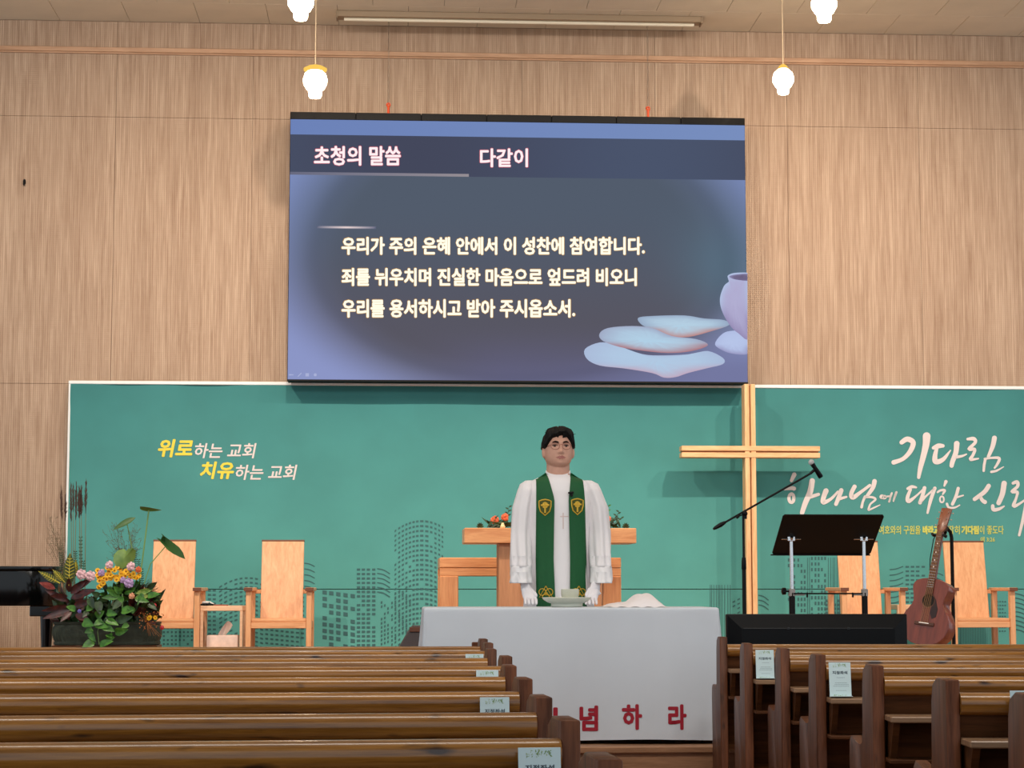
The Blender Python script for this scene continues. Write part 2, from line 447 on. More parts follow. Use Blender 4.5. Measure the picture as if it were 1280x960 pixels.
def banner_material():
    m, nt, b = newmat('banner_print'); N = nt.nodes; L = nt.links
    g = N.new('ShaderNodeNewGeometry'); s = N.new('ShaderNodeSeparateXYZ'); L.new(g.outputs['Position'], s.inputs[0])
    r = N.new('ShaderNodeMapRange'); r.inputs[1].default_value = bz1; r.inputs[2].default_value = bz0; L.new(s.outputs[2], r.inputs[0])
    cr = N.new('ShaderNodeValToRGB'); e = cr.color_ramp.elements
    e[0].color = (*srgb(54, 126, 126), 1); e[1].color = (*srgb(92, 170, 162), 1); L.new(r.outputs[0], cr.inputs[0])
    n = N.new('ShaderNodeTexNoise'); n.inputs['Scale'].default_value = 3; n.inputs['Detail'].default_value = 6
    L.new(g.outputs['Position'], n.inputs['Vector'])
    r2 = N.new('ShaderNodeMapRange'); r2.inputs[1].default_value = 0.3; r2.inputs[2].default_value = 0.7; r2.inputs[3].default_value = 0.94; r2.inputs[4].default_value = 1.06
    L.new(n.outputs['Fac'], r2.inputs[0])
    v = N.new('ShaderNodeVectorMath'); v.operation = 'SCALE'; L.new(cr.outputs[0], v.inputs[0]); L.new(r2.outputs[0], v.inputs['Scale'])
    L.new(v.outputs[0], b.inputs['Base Color']); b.inputs['Roughness'].default_value = 0.8
    return m
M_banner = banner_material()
M_bwhite = mat('banner_white_print', srgb(224, 214, 212), 0.8)
M_byellow = mat('banner_yellow_print', srgb(232, 214, 76), 0.8)
M_byellow2 = mat('banner_pale_yellow_print', srgb(206, 208, 100), 0.8)
M_bdark = mat('banner_skyline_print', srgb(58, 102, 104), 0.8)
M_hem = mat('banner_hem', srgb(236, 240, 240), 0.7)
bn = thing('banner', 'wide teal church banner with white and yellow Korean lettering and skyline print', 'banner', ((bx0+bx1)/2, BY, bz0))
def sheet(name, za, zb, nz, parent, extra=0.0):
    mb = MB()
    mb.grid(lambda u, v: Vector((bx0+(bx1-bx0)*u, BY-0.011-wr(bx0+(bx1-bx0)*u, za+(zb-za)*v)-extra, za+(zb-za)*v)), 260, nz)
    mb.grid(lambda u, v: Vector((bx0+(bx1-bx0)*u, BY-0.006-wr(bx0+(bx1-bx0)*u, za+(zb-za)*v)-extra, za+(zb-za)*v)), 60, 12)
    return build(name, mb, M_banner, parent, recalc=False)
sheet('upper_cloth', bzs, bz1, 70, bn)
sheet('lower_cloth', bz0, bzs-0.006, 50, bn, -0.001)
mb = MB(); mb.box2((bx0-0.012, BY-0.022, bz1), (bx1, BY-0.002, bz1+0.026), 0.004); build('top_hem', mb, M_hem, bn)
mb = MB(); mb.box2((bx0-0.010, BY-0.026, bz0), (bx0+0.006, BY-0.002, bz1), 0.003); build('side_hem', mb, M_hem, bn)
# yellow and white slogans
for (t, a, b, c_, d_, bo, sh, m_, nm, lb) in (
    ('위로', 198, 242, 549, 572, 0.035, 0.2, M_byellow, 'yellow_lettering', 'yellow printed word'), ('치유', 251, 293, 577, 599, 0.035, 0.2, M_byellow, 'yellow_lettering', 'yellow printed word'),
    ('사람이', 1075, 1095, 657, 668, 0.01, 0, M_byellow2, 'yellow_lettering', 'small yellow words'), ('여호와의 구원을', 1098, 1150, 657, 668, 0.015, 0, M_byellow2, 'yellow_lettering', 'small yellow words'),
    ('바라고', 1152.5, 1173, 657, 668, 0.05, 0, M_byellow2, 'yellow_lettering', 'small yellow words'), ('잠잠히', 1176, 1199, 657, 668, 0.015, 0, M_byellow2, 'yellow_lettering', 'small yellow words'),
    ('기다림', 1201, 1223, 657, 668, 0.05, 0, M_byellow2, 'yellow_lettering', 'small yellow words'), ('이 좋도다', 1224, 1254, 657, 668, 0.015, 0, M_byellow2, 'yellow_lettering', 'small yellow words'),
    ('애 3:26', 1225, 1243, 671, 677.5, 0.015, 0, M_byellow2, 'yellow_lettering', 'small yellow words'),
    ('하는 교회', 243, 319, 554, 573, 0.02, 0.2, M_bwhite, 'white_lettering', 'white printed words'), ('하는 교회', 294, 370, 581, 600, 0.02, 0.2, M_bwhite, 'white_lettering', 'white printed words')):
    mb = MB(); text_into(mb, t, on_banner, a, b, c_, d_, bo, sh); tag(build(nm, mb, m_, bn, smooth=False), lb, kind='stuff')
A = lambda x, y: on_banner(1100+x/6.4, 530+y/6.4, 0.004)
B = lambda x, y: on_banner(960+x/6.4, 560+y/6.4, 0.004)
mb = None
def ring(cx, cy, rx, ry, w_, fn):
    brush(mb, fn, [(cx+rx*cos(t), cy+ry*sin(t), w_) for t in [2*pi*k/8 for k in range(9)]], 3)
brush_jobs = []
for st in [
    [(170,148,36),(215,122,42),(262,150,42),(238,220,38),(180,280,32),(106,308,38)],
    [(370,98,62),(366,160,54),(346,250,46),(320,350,38),(306,428,26)],
    [(425,192,28),(465,176,40),(500,176,28)], [(452,190,26),(436,260,38),(443,303,42),(500,285,34),(560,212,10)],
    [(610,158,44),(602,230,40),(576,300,38),(568,335,34)], [(590,268,26),(650,258,20),(686,243,12)],
    [(697,122,22),(745,120,32),(756,150,26),(706,202,26),(752,204,26),(738,250,24),(718,285,26),(782,278,12)],
    [(910,114,40),(896,180,36),(862,262,26)], [(838,280,22),(828,330,22),(824,376,20)],
    [(832,280,18),(890,272,18),(950,276,24),(932,325,22),(912,352,16)], [(886,384,20),(930,374,18),(985,343,8)],
    [(46,585,9),(75,580,9)], [(86,562,16),(70,622,16)], [(128,546,18),(104,618,12)],
    [(218,518,22),(250,503,26),(285,508,16)], [(240,525,24),(216,590,30),(228,618,32),(290,572,16),(345,520,16)],
    [(352,512,30),(334,580,30),(316,630,30)], [(316,625,30),(370,572,16),(430,520,18)], [(434,515,28),(402,605,28),(375,712,18)],
    [(522,462,28),(509,496,14)], [(456,546,16),(480,532,18),(512,532,22),(497,562,14)],
    [(620,516,26),(602,580,26),(574,642,26)], [(600,590,18),(660,572,12)], [(530,640,20),(545,668,18),(590,670,16),(632,650,10)],
    [(865,496,36),(830,545,36),(752,602,32)], [(798,584,26),(815,612,30),(835,625,34)],
    [(990,476,44),(976,560,42),(946,632,38)], [(898,656,28),(905,686,30),(950,680,26),(990,658,12)],
    [(1062,474,24),(1095,465,30),(1098,500,26),(1052,542,24),(1095,545,26),(1088,590,20),(1066,655,30),(1110,640,20),(1180,590,14)],
    [(1200,640,26),(1190,560,20)], [(1195,470,40),(1165,640,30),(1140,760,26),(1108,890,20)]]:
    brush_jobs.append((A, st))
for st in [
    [(207,214,36),(185,262,26)], [(130,334,12),(185,322,30),(205,325,34)],
    [(350,264,44),(334,350,46),(296,440,42),(270,518,36)], [(320,396,30),(400,372,26)],
    [(460,344,42),(440,400,38),(440,436,36),(500,408,24),(555,350,18)], [(582,340,36),(560,400,34),(540,450,30)], [(560,410,26),(622,392,18)],
    [(688,310,34),(662,365,34),(676,396,38),(740,352,26),(810,300,24)], [(848,268,38),(834,320,34),(786,388,26)],
    [(772,390,22),(755,430,20),(745,474,22)], [(765,396,16),(825,394,18),(856,412,18),(815,450,16),(800,492,18)], [(802,498,14),(845,478,14),(892,456,8)],
    [(935,388,9),(966,384,9)], [(987,362,16),(964,430,14)], [(1022,356,18),(1000,420,12)]]:
    brush_jobs.append((B, st))
for (cx, cy, rx, ry, w_, fn) in ((27, 586, 20, 13, 10, A), (490, 604, 16, 24, 14, A), (185, 402, 20, 34, 26, B), (908, 391, 15, 14, 10, B)):
    brush_jobs.append((fn, [(cx+rx*cos(t), cy+ry*sin(t), w_) for t in [2*pi*k/8 for k in range(9)]]))
for fn, st in brush_jobs:
    mb = MB(); brush(mb, fn, st, 5); build('brush_stroke', mb, M_bwhite, bn, smooth=False)
# skyline of little window marks
mb = MB(); RN = random.Random(3)
def win(x, y, w_, h, sk=0.0):
    o = 0.002
    mb.face([mb.v(on_banner(x-w_/2, y-h/2+sk*-w_/2, o)), mb.v(on_banner(x+w_/2, y-h/2+sk*w_/2, o)), mb.v(on_banner(x+w_/2, y+h/2+sk*w_/2, o)), mb.v(on_banner(x-w_/2, y+h/2-sk*w_/2, o))])
def tower(xs, ytop, rows, dy, w_, h, drop, sk=0.0):
    for i, x in enumerate(xs):
        yt = ytop(x) if callable(ytop) else ytop
        ww = w_[i] if hasattr(w_, '__len__') else w_
        for r in range(rows):
            yy = yt+r*dy
            if yy > 815 or RN.random() < drop: continue
            s_ = (ytop(x+1)-ytop(x-1))/2 if callable(ytop) else sk
            win(x, yy, ww, h, s_)
def arcs(x0_, x1_, y0_, n, dy, bow, w_=1.3):
    for k in range(n):
        yy = y0_+k*dy
        brush(mb, lambda a, b_: on_banner(a, b_, 0.002), [(x0_, yy, w_), ((x0_+x1_)/2, yy+bow*0.25, w_), (x1_, yy+bow, w_)], 3)
def vlines(xs, y0_, y1_, w_=0.7):
    for x in xs: win(x, (y0_+y1_)/2, w_, y1_-y0_)
tower([494.3, 499, 503.5, 508, 512.4, 517, 521.6, 527.2, 533.5, 539, 544.3, 549, 553], lambda x: 651.5+13*((x-527)/34)**2, 27, 6.05, [2.2,2.6,2.6,2.6,2.8,3,3.2,4.2,4,3,2.6,2.4,2], 2.6, 0.07)
tower([448.2, 454.3, 460.5, 467.2], 712, 19, 5.55, 4.2, 2.8, 0.12, -0.02)
arcs(472, 487, 711, 6, 5.8, 6, 1.5)
tower([406, 414.2, 423, 432, 441], lambda x: 740.5+(x-406)*0.13, 10, 8.0, 5.4, 4.8, 0.22)
tower([477, 481, 485, 490], lambda x: 753-(x-477)*0.35, 13, 5.2, 2, 3, 0.25)
tower([494.3, 499, 503.5, 508, 512.4], lambda x: 745-(x-477)*0.2, 12, 5.2, 2, 2.6, 0.2)
tower([276+6.4*i for i in range(17)], lambda x: 722.5+12*((x-310)/36)**2 if x < 330 else 725+0.1*(x-330), 16, 5.6, 3.6, 2.1, 0.05)
tower([262, 268], 738, 14, 5.4, 3.8, 2.2, 0.1)
arcs(381, 393, 704, 5, 7.2, 4, 1.3)
tower([205+5*i for i in range(9)], 770, 9, 5.0, 2.4, 2.2, 0.1)
tower([985.5, 992.5, 997.5, 1001.5, 1005.5], 700, 22, 7.0, 2.2, 4.0, 0.3)
tower([1014.5, 1019, 1023, 1027, 1031], 698, 22, 7.0, 2.2, 4.0, 0.3)
vlines([1009, 1011.5, 1035, 1038, 1041, 1043, 1046, 1049], 697, 800, 0.7)
vlines([887.5, 889.3, 892, 895, 897.6, 899.5, 902, 905.5, 909.5, 912.5], 731, 805, 0.8)
tower([917, 923], lambda x: 752-(x-917)*0.5, 9, 5.5, 3.2, 1.8, 0.1)
arcs(948, 960, 744, 3, 6, 6, 1.2)
tower([1033, 1038, 1043, 1048], 751, 9, 5, 3.6, 3.2, 0.1)
tower([1133.5, 1140, 1146.5, 1153.5], 708.5, 17, 5.5, 4.4, 2.2, 0.15)
arcs(1112, 1128, 712, 9, 7.0, -4, 1.2)
tower([1163, 1170], 712, 14, 5.5, 4.0, 1.8, 0.1)
arcs(1168, 1178, 716, 6, 7, 3, 1.0)
vlines([1200+1.9*i for i in range(24)], 737, 805, 0.7)
arcs(1262, 1290, 741, 9, 5.6, 10, 1.2)
tower([1246+3.2*i for i in range(4)], 752, 9, 4.6, 1.8, 1.6, 0.05)
tower([655+6*i for i in range(17)], 742, 10, 6.4, 3.4, 2.6, 0.3)
o = build('skyline_print', mb, M_bdark, bn, smooth=False); tag(o, 'dark grey-green city skyline print', kind='stuff')

# ================================================================== LED SCREEN
SY = 15.22
sx0, sx1 = P(360.8, 310, SY).x, P(933, 310, SY).x
sz0, sz1 = P(647, 477.6, SY).z, P(647, 145, SY).z
scr = thing('led_screen', 'large LED wall screen showing Korean worship text, bread and cup', 'screen', ((sx0+sx1)/2, SY, sz0))
mb = MB(); mb.box2((sx0, SY, sz0), (sx1, SY+0.17, sz1), 0.004); build('cabinet', mb, M_blackm, scr)
topz = sz1-0.052
nseg = 7
for k in range(nseg):
    a = sx0+(sx1-sx0)*k/nseg; b = sx0+(sx1-sx0)*(k+1)/nseg
    mb = MB(); mb.box2((a+0.002, SY-0.012, topz), (b-0.002, SY+0.05, sz1+0.006), 0.003); build('top_cover', mb, M_blackm, scr)
mb = MB(); mb.box2((sx0, SY-0.010, sz0-0.004), (sx1, SY+0.004, sz0+0.010), 0.002); build('bottom_edge', mb, M_blackm, scr)
def vcol_material(name, strength):
    m = bpy.data.materials.new(name); m.use_nodes = True; nt = m.node_tree
    for n in list(nt.nodes): nt.nodes.remove(n)
    a = nt.nodes.new('ShaderNodeAttribute'); a.attribute_name = 'shown'
    e = nt.nodes.new('ShaderNodeEmission'); e.inputs[1].default_value = strength
    o = nt.nodes.new('ShaderNodeOutputMaterial'); nt.links.new(a.outputs['Color'], e.inputs[0]); nt.links.new(e.outputs[0], o.inputs[0]); return m
M_led = vcol_material('led_picture', 1.0)
M_ledtext = emis('led_text_cream', srgb(255, 250, 226), 1.1)
M_ledtext2 = emis('led_text_pink', srgb(255, 236, 238), 1.05)
M_ledrim = emis('led_text_rim', srgb(196, 150, 90), 0.9)
M_ledrim2 = emis('led_text_rim_red', srgb(190, 90, 110), 0.9)
def lerp(a, b, t): return tuple(a[i]+(b[i]-a[i])*t for i in range(len(a)))
def ss(a, b, x): t = max(0, min(1, (x-a)/(b-a))); return t*t*(3-2*t)
def picture(px, py):
    edge = lerp((128, 144, 194), (140, 150, 198), ss(200, 480, py))
    core = lerp((82, 92, 108), (88, 86, 98), ss(250, 440, py))
    dx = (px-640)/(262 if px < 640 else 285); dy = (py-325)/(158 if py > 325 else 190)
    r = sqrt(dx*dx+dy*dy)
    c = lerp(core, edge, ss(0.80, 1.28, r))
    c = lerp(c, (100, 100, 136), 0.6*ss(400, 470, py)*ss(480, 640, px))
    c = lerp(c, (88, 112, 130), 0.8*exp(-((px-905)/60)**2-((py-330)/60)**2))
    k = 1-0.05*exp(-((r-0.95)/0.05)**2)
    return tuple(v*k for v in c)
def to_px(u, v): return 361+572*u, 478-v*(478-150)
def shown(o, cols):
    at = o.data.color_attributes.new('shown', 'FLOAT_COLOR', 'POINT')
    for i, c in enumerate(cols): at.data[i].color = (*srgb(*[max(0, min(255, v)) for v in c]), 1)
mb = MB(); nu, nv = 150, 90
mb.grid(lambda u, v: Vector((sx0+0.004+(sx1-sx0-0.008)*u, SY-0.008, sz0+0.010+(topz-sz0-0.010)*v)), nu, nv)
o = build('display', mb, M_led, scr, smooth=False, recalc=False)
shown(o, [picture(*to_px(i/(nu-1), j/(nv-1))) for j in range(nv) for i in range(nu)])
def on_screen(off): return lambda px, py: P(px, py, SY-0.008-off)
def band(x0_, x1_, z0_, z1_, cf, off, n=40, m=3, name='display_band'):
    mb = MB(); mb.grid(lambda u, v: Vector((x0_+(x1_-x0_)*u, SY-0.008-off, z0_+(z1_-z0_)*v)), n, m)
    o = build(name, mb, M_led, scr, smooth=False, recalc=False); shown(o, [cf(i/(n-1), j/(m-1)) for j in range(m) for i in range(n)])
zb1, zb0 = P(647, 172, SY).z, P(647, 222, SY).z
band(sx0+0.004, sx1-0.004, zb0, zb1, lambda u, v: lerp((74, 84, 108), (68, 72, 92), 0.5+0.5*sin(6*u)), 0.001)
band(sx0+0.004, sx1-0.004, zb1, topz, lambda u, v: lerp((108, 130, 184), (120, 142, 190), u), 0.001)
zl = P(475, 218.2, SY).z
band(sx0+0.004, P(586, 218, SY).x, zl-0.011, zl+0.011, lambda u, v: (104+46*u, 106+36*u, 128+20*u), 0.002)
zl = P(432, 284.5, SY).z
band(P(396, 284, SY).x, P(470, 284, SY).x, zl-0.010, zl+0.010, lambda u, v: lerp((92, 98, 122), (250, 226, 220), (max(0, 1-abs(u-0.5)*2))**0.6*(1 if v == 0.5 else 0.35)), 0.002, 24, 3)
for rim, mrim, mtx, items in ((0.05, M_ledrim, M_ledtext, [('우리가 주의 은혜 안에서 이 성찬에 참여합니다.', 427, 806, 296, 318.5), ('죄를 뉘우치며 진실한 마음으로 엎드려 비오니', 427, 796, 335, 357.5), ('우리를 용서하시고 받아 주시옵소서.', 427, 719, 374, 397)]),
                             (0.045, M_ledrim2, M_ledtext2, [('초청의 말씀', 392.5, 501, 182.5, 207), ('다같이', 600, 660, 185.5, 209)])):
    for off, bold, mm, nm in ((0.003, rim, mrim, 'text_outline'), (0.005, rim-0.018, mtx, 'display_text')):
        for (t, a, b, c_, d_) in items:
            g = 0.8 if nm == 'text_outline' else 0.0
            mb = MB(); text_into(mb, t, on_screen(off), a-g, b+g, c_-g, d_+g, bold)
            tag(build(nm, mb, mm, scr, smooth=False, recalc=False), kind='stuff')
def blob(pts, inner, top, low, name, n=None, rings=((0, None), (0.12, 1), (0.4, 2), (1, 3))):
    px = [(640+x/4, 270+y/4) for x, y in pts]
    # smooth outline
    m = len(px); sm = []
    for i in range(m):
        p0, p1, p2, p3 = px[i-1], px[i], px[(i+1) % m], px[(i+2) % m]
        for k in range(4):
            t = k/4
            sm.append(tuple(0.5*((2*p1[j])+(-p0[j]+p2[j])*t+(2*p0[j]-5*p1[j]+4*p2[j]-p3[j])*t*t+(-p0[j]+3*p1[j]-3*p2[j]+p3[j])*t**3) for j in range(2)))
    cx = sum(p[0] for p in sm)/len(sm); cy = sum(p[1] for p in sm)/len(sm)
    mb = MB(); cols = []; prev = None; fn = on_screen(name[1])
    for s_ in (1.0, 0.9, 0.6, 0.25):
        ringv = []
        for (x, y) in sm:
            xx = min(cx+(x-cx)*s_, 934.3); yy = cy+(y-cy)*s_
            ringv.append(mb.v(fn(xx, yy)))
            lowq = ss(0.05, 0.6, (y-cy)/(max(q[1] for q in sm)-cy))
            c = lerp(top, low, lowq)
            cols.append(lerp(c, inner, [0, 0.3, 0.85, 1][(1.0, 0.9, 0.6, 0.25).index(s_)]+0.06*sin(xx*0.9+yy*0.7)*(s_ < 1)))
        if prev:
            for i in range(len(sm)): mb.face([prev[i], prev[(i+1) % len(sm)], ringv[(i+1) % len(sm)], ringv[i]])
        prev = ringv
    mb.face(prev)
    o = build(name[0], mb, M_led, scr, smooth=False, recalc=False); shown(o, cols)
blob([(365,665),(440,632),(520,645),(650,690),(760,697),(900,690),(980,675),(1055,710),(1055,740),(980,760),(880,785),(820,805),(760,808),(700,785),(560,762),(440,748),(375,715)], (176, 200, 226), (170, 186, 216), (190, 168, 190), ('display_bread', 0.003))
blob([(437,590),(480,560),(600,550),(700,560),(800,600),(920,615),(980,645),(900,675),(780,685),(640,672),(540,655),(455,625)], (176, 204, 226), (160, 170, 196), (172, 120, 128), ('display_bread', 0.0045))
blob([(630,510),(700,500),(860,497),(960,512),(1060,520),(1085,545),(1000,575),(880,605),(780,598),(700,565),(650,545)], (178, 204, 224), (150, 168, 194), (186, 132, 130), ('display_bread', 0.004))
blob([(1015,640),(1045,595),(1090,575),(1175,580),(1190,640),(1180,690),(1100,688),(1045,668)], (182, 196, 232), (176, 188, 226), (150, 150, 190), ('display_cup', 0.005))
blob([(1078,300),(1110,285),(1180,284),(1190,300),(1190,600),(1130,585),(1085,540),(1048,470),(1040,410),(1060,350),(1086,325)], (176, 172, 208), (178, 194, 226), (150, 140, 180), ('display_cup', 0.006))
blob([(1085,303),(1120,292),(1190,290),(1190,322),(1120,318)], (110, 100, 130), (150, 150, 190), (120, 112, 150), ('display_cup', 0.007))
mb = MB(); fn = on_screen(0.002)
for cx in (364, 374.5, 384, 394): 
    if cx == 374.5: brush(mb, fn, [(cx-2, 470.5, 1), (cx+2, 466.5, 1.2)], 2)
    elif cx == 384: mb.face([mb.v(fn(cx-2.2, 466.5)), mb.v(fn(cx+2.2, 466.5)), mb.v(fn(cx+2.2, 470.5)), mb.v(fn(cx-2.2, 470.5))])
    elif cx == 364: brush(mb, fn, [(cx+2.5, 468.5, 1), (cx-2, 468.5, 1.8)], 2)
    else: mb.face([mb.v(fn(cx+2*cos(t*pi/4), 468.5+2*sin(t*pi/4))) for t in range(8)])
build('display_icon', mb, emis('led_icon', srgb(168, 176, 214)), scr, smooth=False)

# ================================================================== CEILING BAR, HOIST CHAINS, LAMPS
LY = 15.05
hx0, hx1 = PZ(421, 20, CEIL).x, PZ(876, 24, CEIL).x
hy = PZ(640, 18.5, CEIL).y
bar = thing('ceiling_bar_fixture', 'long slim metal strip fixture on the ceiling above the screen', 'light fixture', ((hx0+hx1)/2, hy, CEIL-0.06))
M_steel = mat('aged_steel', srgb(150, 132, 110), 0.4, 0.6)
mb = MB(); mb.box2((hx0, hy-0.05, CEIL-0.05), (hx1, hy+0.05, CEIL), 0.004)
mb.box2((hx0, hy-0.055, CEIL-0.06), (hx0+0.012, hy+0.055, CEIL), 0.002); mb.box2((hx1-0.012, hy-0.055, CEIL-0.06), (hx1, hy+0.055, CEIL), 0.002)
build('housing', mb, M_steel, bar)
mb = MB(); mb.tube([(hx0+0.06, hy-0.0, CEIL-0.058), (hx1-0.06, hy-0.0, CEIL-0.058)], 0.013, 10); build('white_bar', mb, mat('frosted_tube', srgb(235, 226, 205), 0.4), bar)
M_chain = mat('chain_steel', srgb(170, 160, 148), 0.35, 0.8)
M_orange = mat('orange_paint', srgb(214, 78, 30), 0.5)
for (tx, bx_, by_, who) in ((480, 485.5, 138, 'left'), (808, 810, 143.5, 'right')):
    top = P(tx+3, 30, SY+0.02); top.z = CEIL
    bot = P(bx_, by_, SY+0.02); top.x = bot.x; bot.z = sz1+0.006
    h = thing('hoist_chain', 'thin steel hoist chain holding the %s top of the big screen' % who, 'chain', top, group=None)
    mb = MB(); mb.lathe([(0.055, -0.0), (0.055, -0.012), (0.02, -0.03)], top, 16); build('ceiling_plate', mb, M_blackm, h)
    ztb = bot.z+0.085
    n = int((top.z-0.02-ztb)/0.03); mb = MB()
    for k in range(n):
        zc = ztb+0.015+k*0.03; a = Vector((0.0045, 0, 0)) if k % 2 else Vector((0, 0.0045, 0)); c = Vector((top.x, top.y, zc))
        mb.tube([c-a+Vector((0, 0, 0.013)), c-a-Vector((0, 0, 0.013))], 0.0018, 4); mb.tube([c+a+Vector((0, 0, 0.013)), c+a-Vector((0, 0, 0.013))], 0.0018, 4)
    tag(build('chain_links', mb, M_chain, h), kind='stuff')
    mb = MB(); c = Vector((top.x, top.y, bot.z))
    mb.tube([c+Vector((0, 0, 0.0)), c+Vector((0, 0, 0.06))], 0.010, 8)
    for t in range(10):
        a0, a1 = 2*pi*t/10, 2*pi*(t+1)/10
        mb.tube([c+Vector((0.012*cos(a0), 0, 0.072+0.014*sin(a0))), c+Vector((0.012*cos(a1), 0, 0.072+0.014*sin(a1)))], 0.008, 5)
    tag(build('turnbuckle', mb, M_orange, h), 'orange turnbuckle')
M_globe = emis('lit_opal_glass', (1.0, 0.80, 0.54), 32.0)
M_cap_y = emis('lit_amber_cap', srgb(255, 206, 96), 1.0)
M_cord = mat('lamp_cord', srgb(200, 180, 150), 0.6)
for (px, py, Y, dia, cap, lab) in ((394, 101, 13.9, 0.170, 1, 'lit opal globe pendant with a yellow cap, hanging left above the screen corner'),
                                  (979, 99, 14.2, 0.155, 0, 'lit opal globe pendant without yellow cap, hanging right of the screen'),
                                  (376, 2, 12.9, 0.172, 0, 'lit opal pendant cut by the picture top, nearer one at left'),
                                  (1030, 5, 13.1, 0.174, 0, 'lit opal pendant cut by the picture top, nearer one at right')):
    c = P(px, py, Y); r = dia/2
    t = thing('pendant_lamp', lab, 'lamp', c, group='globe pendants under the ceiling')
    mb = MB(); mb.lathe([(0.004, r*1.18), (r*0.36, r*1.1), (r*0.5, r*0.92), (r*0.86, r*0.58), (r, r*0.1), (r*0.96, -r*0.3), (r*0.72, -r*0.72), (r*0.56, -r*0.85), (r*0.54, -r*1.25), (r*0.46, -r*1.42), (0.004, -r*1.48)], c, 28)
    build('globe', mb, M_globe, t)
    mb = MB()
    if cap: mb.lathe([(r*0.3, r*1.32), (r*0.62, r*1.22), (r*0.98, r*1.02), (r*0.96, r*0.86), (r*0.7, r*0.80)], c, 28)
    else: mb.lathe([(r*0.16, r*1.42), (r*0.36, r*1.28), (r*0.5, r*1.05), (r*0.48, r*0.95)], c, 28)
    build('lamp_cap', mb, M_cap_y, t)
    mb = MB(); mb.tube([c+Vector((0, 0, r*1.3)), Vector((c.x, c.y, CEIL))], 0.004, 6); build('cord', mb, M_cord, t)
    mb = MB(); mb.lathe([(0.05, CEIL-c.z), (0.045, CEIL-c.z-0.02), (0.01, CEIL-c.z-0.035)], c, 16); build('ceiling_rose', mb, M_cord, t)

# ================================================================== CROSS
CY = 15.1
xc0, xc1 = P(933, 700, CY).x, P(946.6, 700, CY).x
xm = (xc0+xc1)/2; hw = (xc1-xc0)/2; dpt = 0.13
ztop = P(938, 480, CY).z
cr_ = thing('wooden_cross', 'tall pale wooden cross standing before the teal banner', 'cross', (xm, CY+dpt/2, TIER))
mb = MB(); mb.box2((xm-hw*0.5, CY+0.02, TIER), (xm+hw*0.5, CY+dpt-0.01, ztop-0.01)); build('core', mb, M_groove, cr_)
for s in (-1, 1):
    mb = MB(); a = xm+s*hw*0.12; b = xm+s*hw; mb.box2((min(a, b), CY, TIER), (max(a, b), CY+dpt, ztop), 0.003); build('upright', mb, M_crossw, cr_)
bz_t, bz_b = P(938, 557.5, CY).z, P(938, 572, CY).z
bxl, bxr = P(852, 565, CY).x, P(1025, 565, CY).x
bm_ = (bz_t+bz_b)/2; bh = (bz_t-bz_b)/2
mb = MB(); mb.box2((bxl+0.01, CY+0.012, bm_-bh*0.4), (bxr-0.01, CY+dpt-0.005, bm_+bh*0.4)); build('arm_core', mb, M_groove, cr_)
for s in (-1, 1):
    a = bm_+s*bh*0.14; b = bm_+s*bh; mb = MB(); mb.box2((bxl, CY-0.006, min(a, b)), (bxr, CY+dpt-0.003, max(a, b)), 0.003); build('arm', mb, M_crossh, cr_)
mb = MB(); mb.box2((xm-0.25, CY-0.12, TIER), (xm+0.25, CY+dpt+0.1, TIER+0.05), 0.006); build('base', mb, M_crossh, cr_)

# ================================================================== CHAIRS
def make_chair():
    r = thing('armchair', '', 'chair')
    W, D = 0.487, 0.47; hw = W/2; leg = 0.038
    for s in (-1, 1):
        for yy, nm in ((-D/2+leg/2, 'front'), (D/2-leg/2, 'rear')):
            mb = MB(); mb.box((s*(hw-leg/2-0.01), yy, 0.33), (leg, leg*1.25, 0.66), bev=0.003); build('leg', mb, M_pale, r, world=False)
        mb = MB(); mb.box((s*(hw-leg/2-0.008), 0.0, 0.672), (0.062, D+0.05, 0.026), bev=0.005); build('armrest', mb, M_cap if False else M_paleh, r, world=False)
        mb = MB(); mb.box((s*(hw-leg/2-0.008), -D/2-0.027, 0.672), (0.060, 0.006, 0.024), bev=0.001); build('armrest_end', mb, M_cap, r, world=False)
        mb = MB(); mb.box((s*(hw-leg/2-0.01), 0, 0.42), (0.022, D-2*leg, 0.05), bev=0.003); build('side_rail', mb, M_paleh, r, world=False)
    mb = MB(); mb.box((0, -0.0, 0.452), (W-2*leg-0.02, D-0.02, 0.022), bev=0.005); build('seat', mb, M_paleh, r, world=False)
    mb = MB(); mb.box((0, -D/2+0.016, 0.418), (W-2*leg-0.02, 0.024, 0.044), bev=0.003); build('front_rail', mb, M_paleh, r, world=False)
    mb = MB(); mb.box((0, D/2-0.02, 0.418), (W-2*leg-0.02, 0.024, 0.05), bev=0.003); mb.box((0, D/2-0.02, 0.655), (W-2*leg-0.02, 0.022, 0.03), bev=0.003); build('rear_rail', mb, M_paleh, r, world=False)
    a = radians(11); Rm = Matrix.Rotation(-a, 3, 'X'); H = 0.575
    base = Vector((0, D/2-0.085, 0.458))
    mb = MB(); mb.box(base+Rm @ Vector((0, 0, H/2)), (0.308, 0.024, H), Rm, 0.003); build('backrest', mb, M_pale, r, world=False)
    mb = MB(); mb.box(base+Rm @ Vector((0, 0, H+0.005)), (0.314, 0.030, 0.011), Rm, 0.002); build('backrest_cap', mb, M_cap, r, world=False)
    return r
chair = make_chair(); first = True
for (px, lab) in ((218.5, 'pale wooden armchair farthest left, partly behind the flower planter'), (354, 'pale wooden armchair right of the tissue box side table'),
                  (1071.5, 'pale wooden armchair behind the black music stand'), (1204, 'pale wooden armchair at far right behind the guitar')):
    c = chair if first else copy_tree(chair); first = False
    p = P(px, 676, 14.87); c.location = (p.x, 14.62, TIER); c['label'] = lab; c['group'] = 'wooden armchairs along the banner'
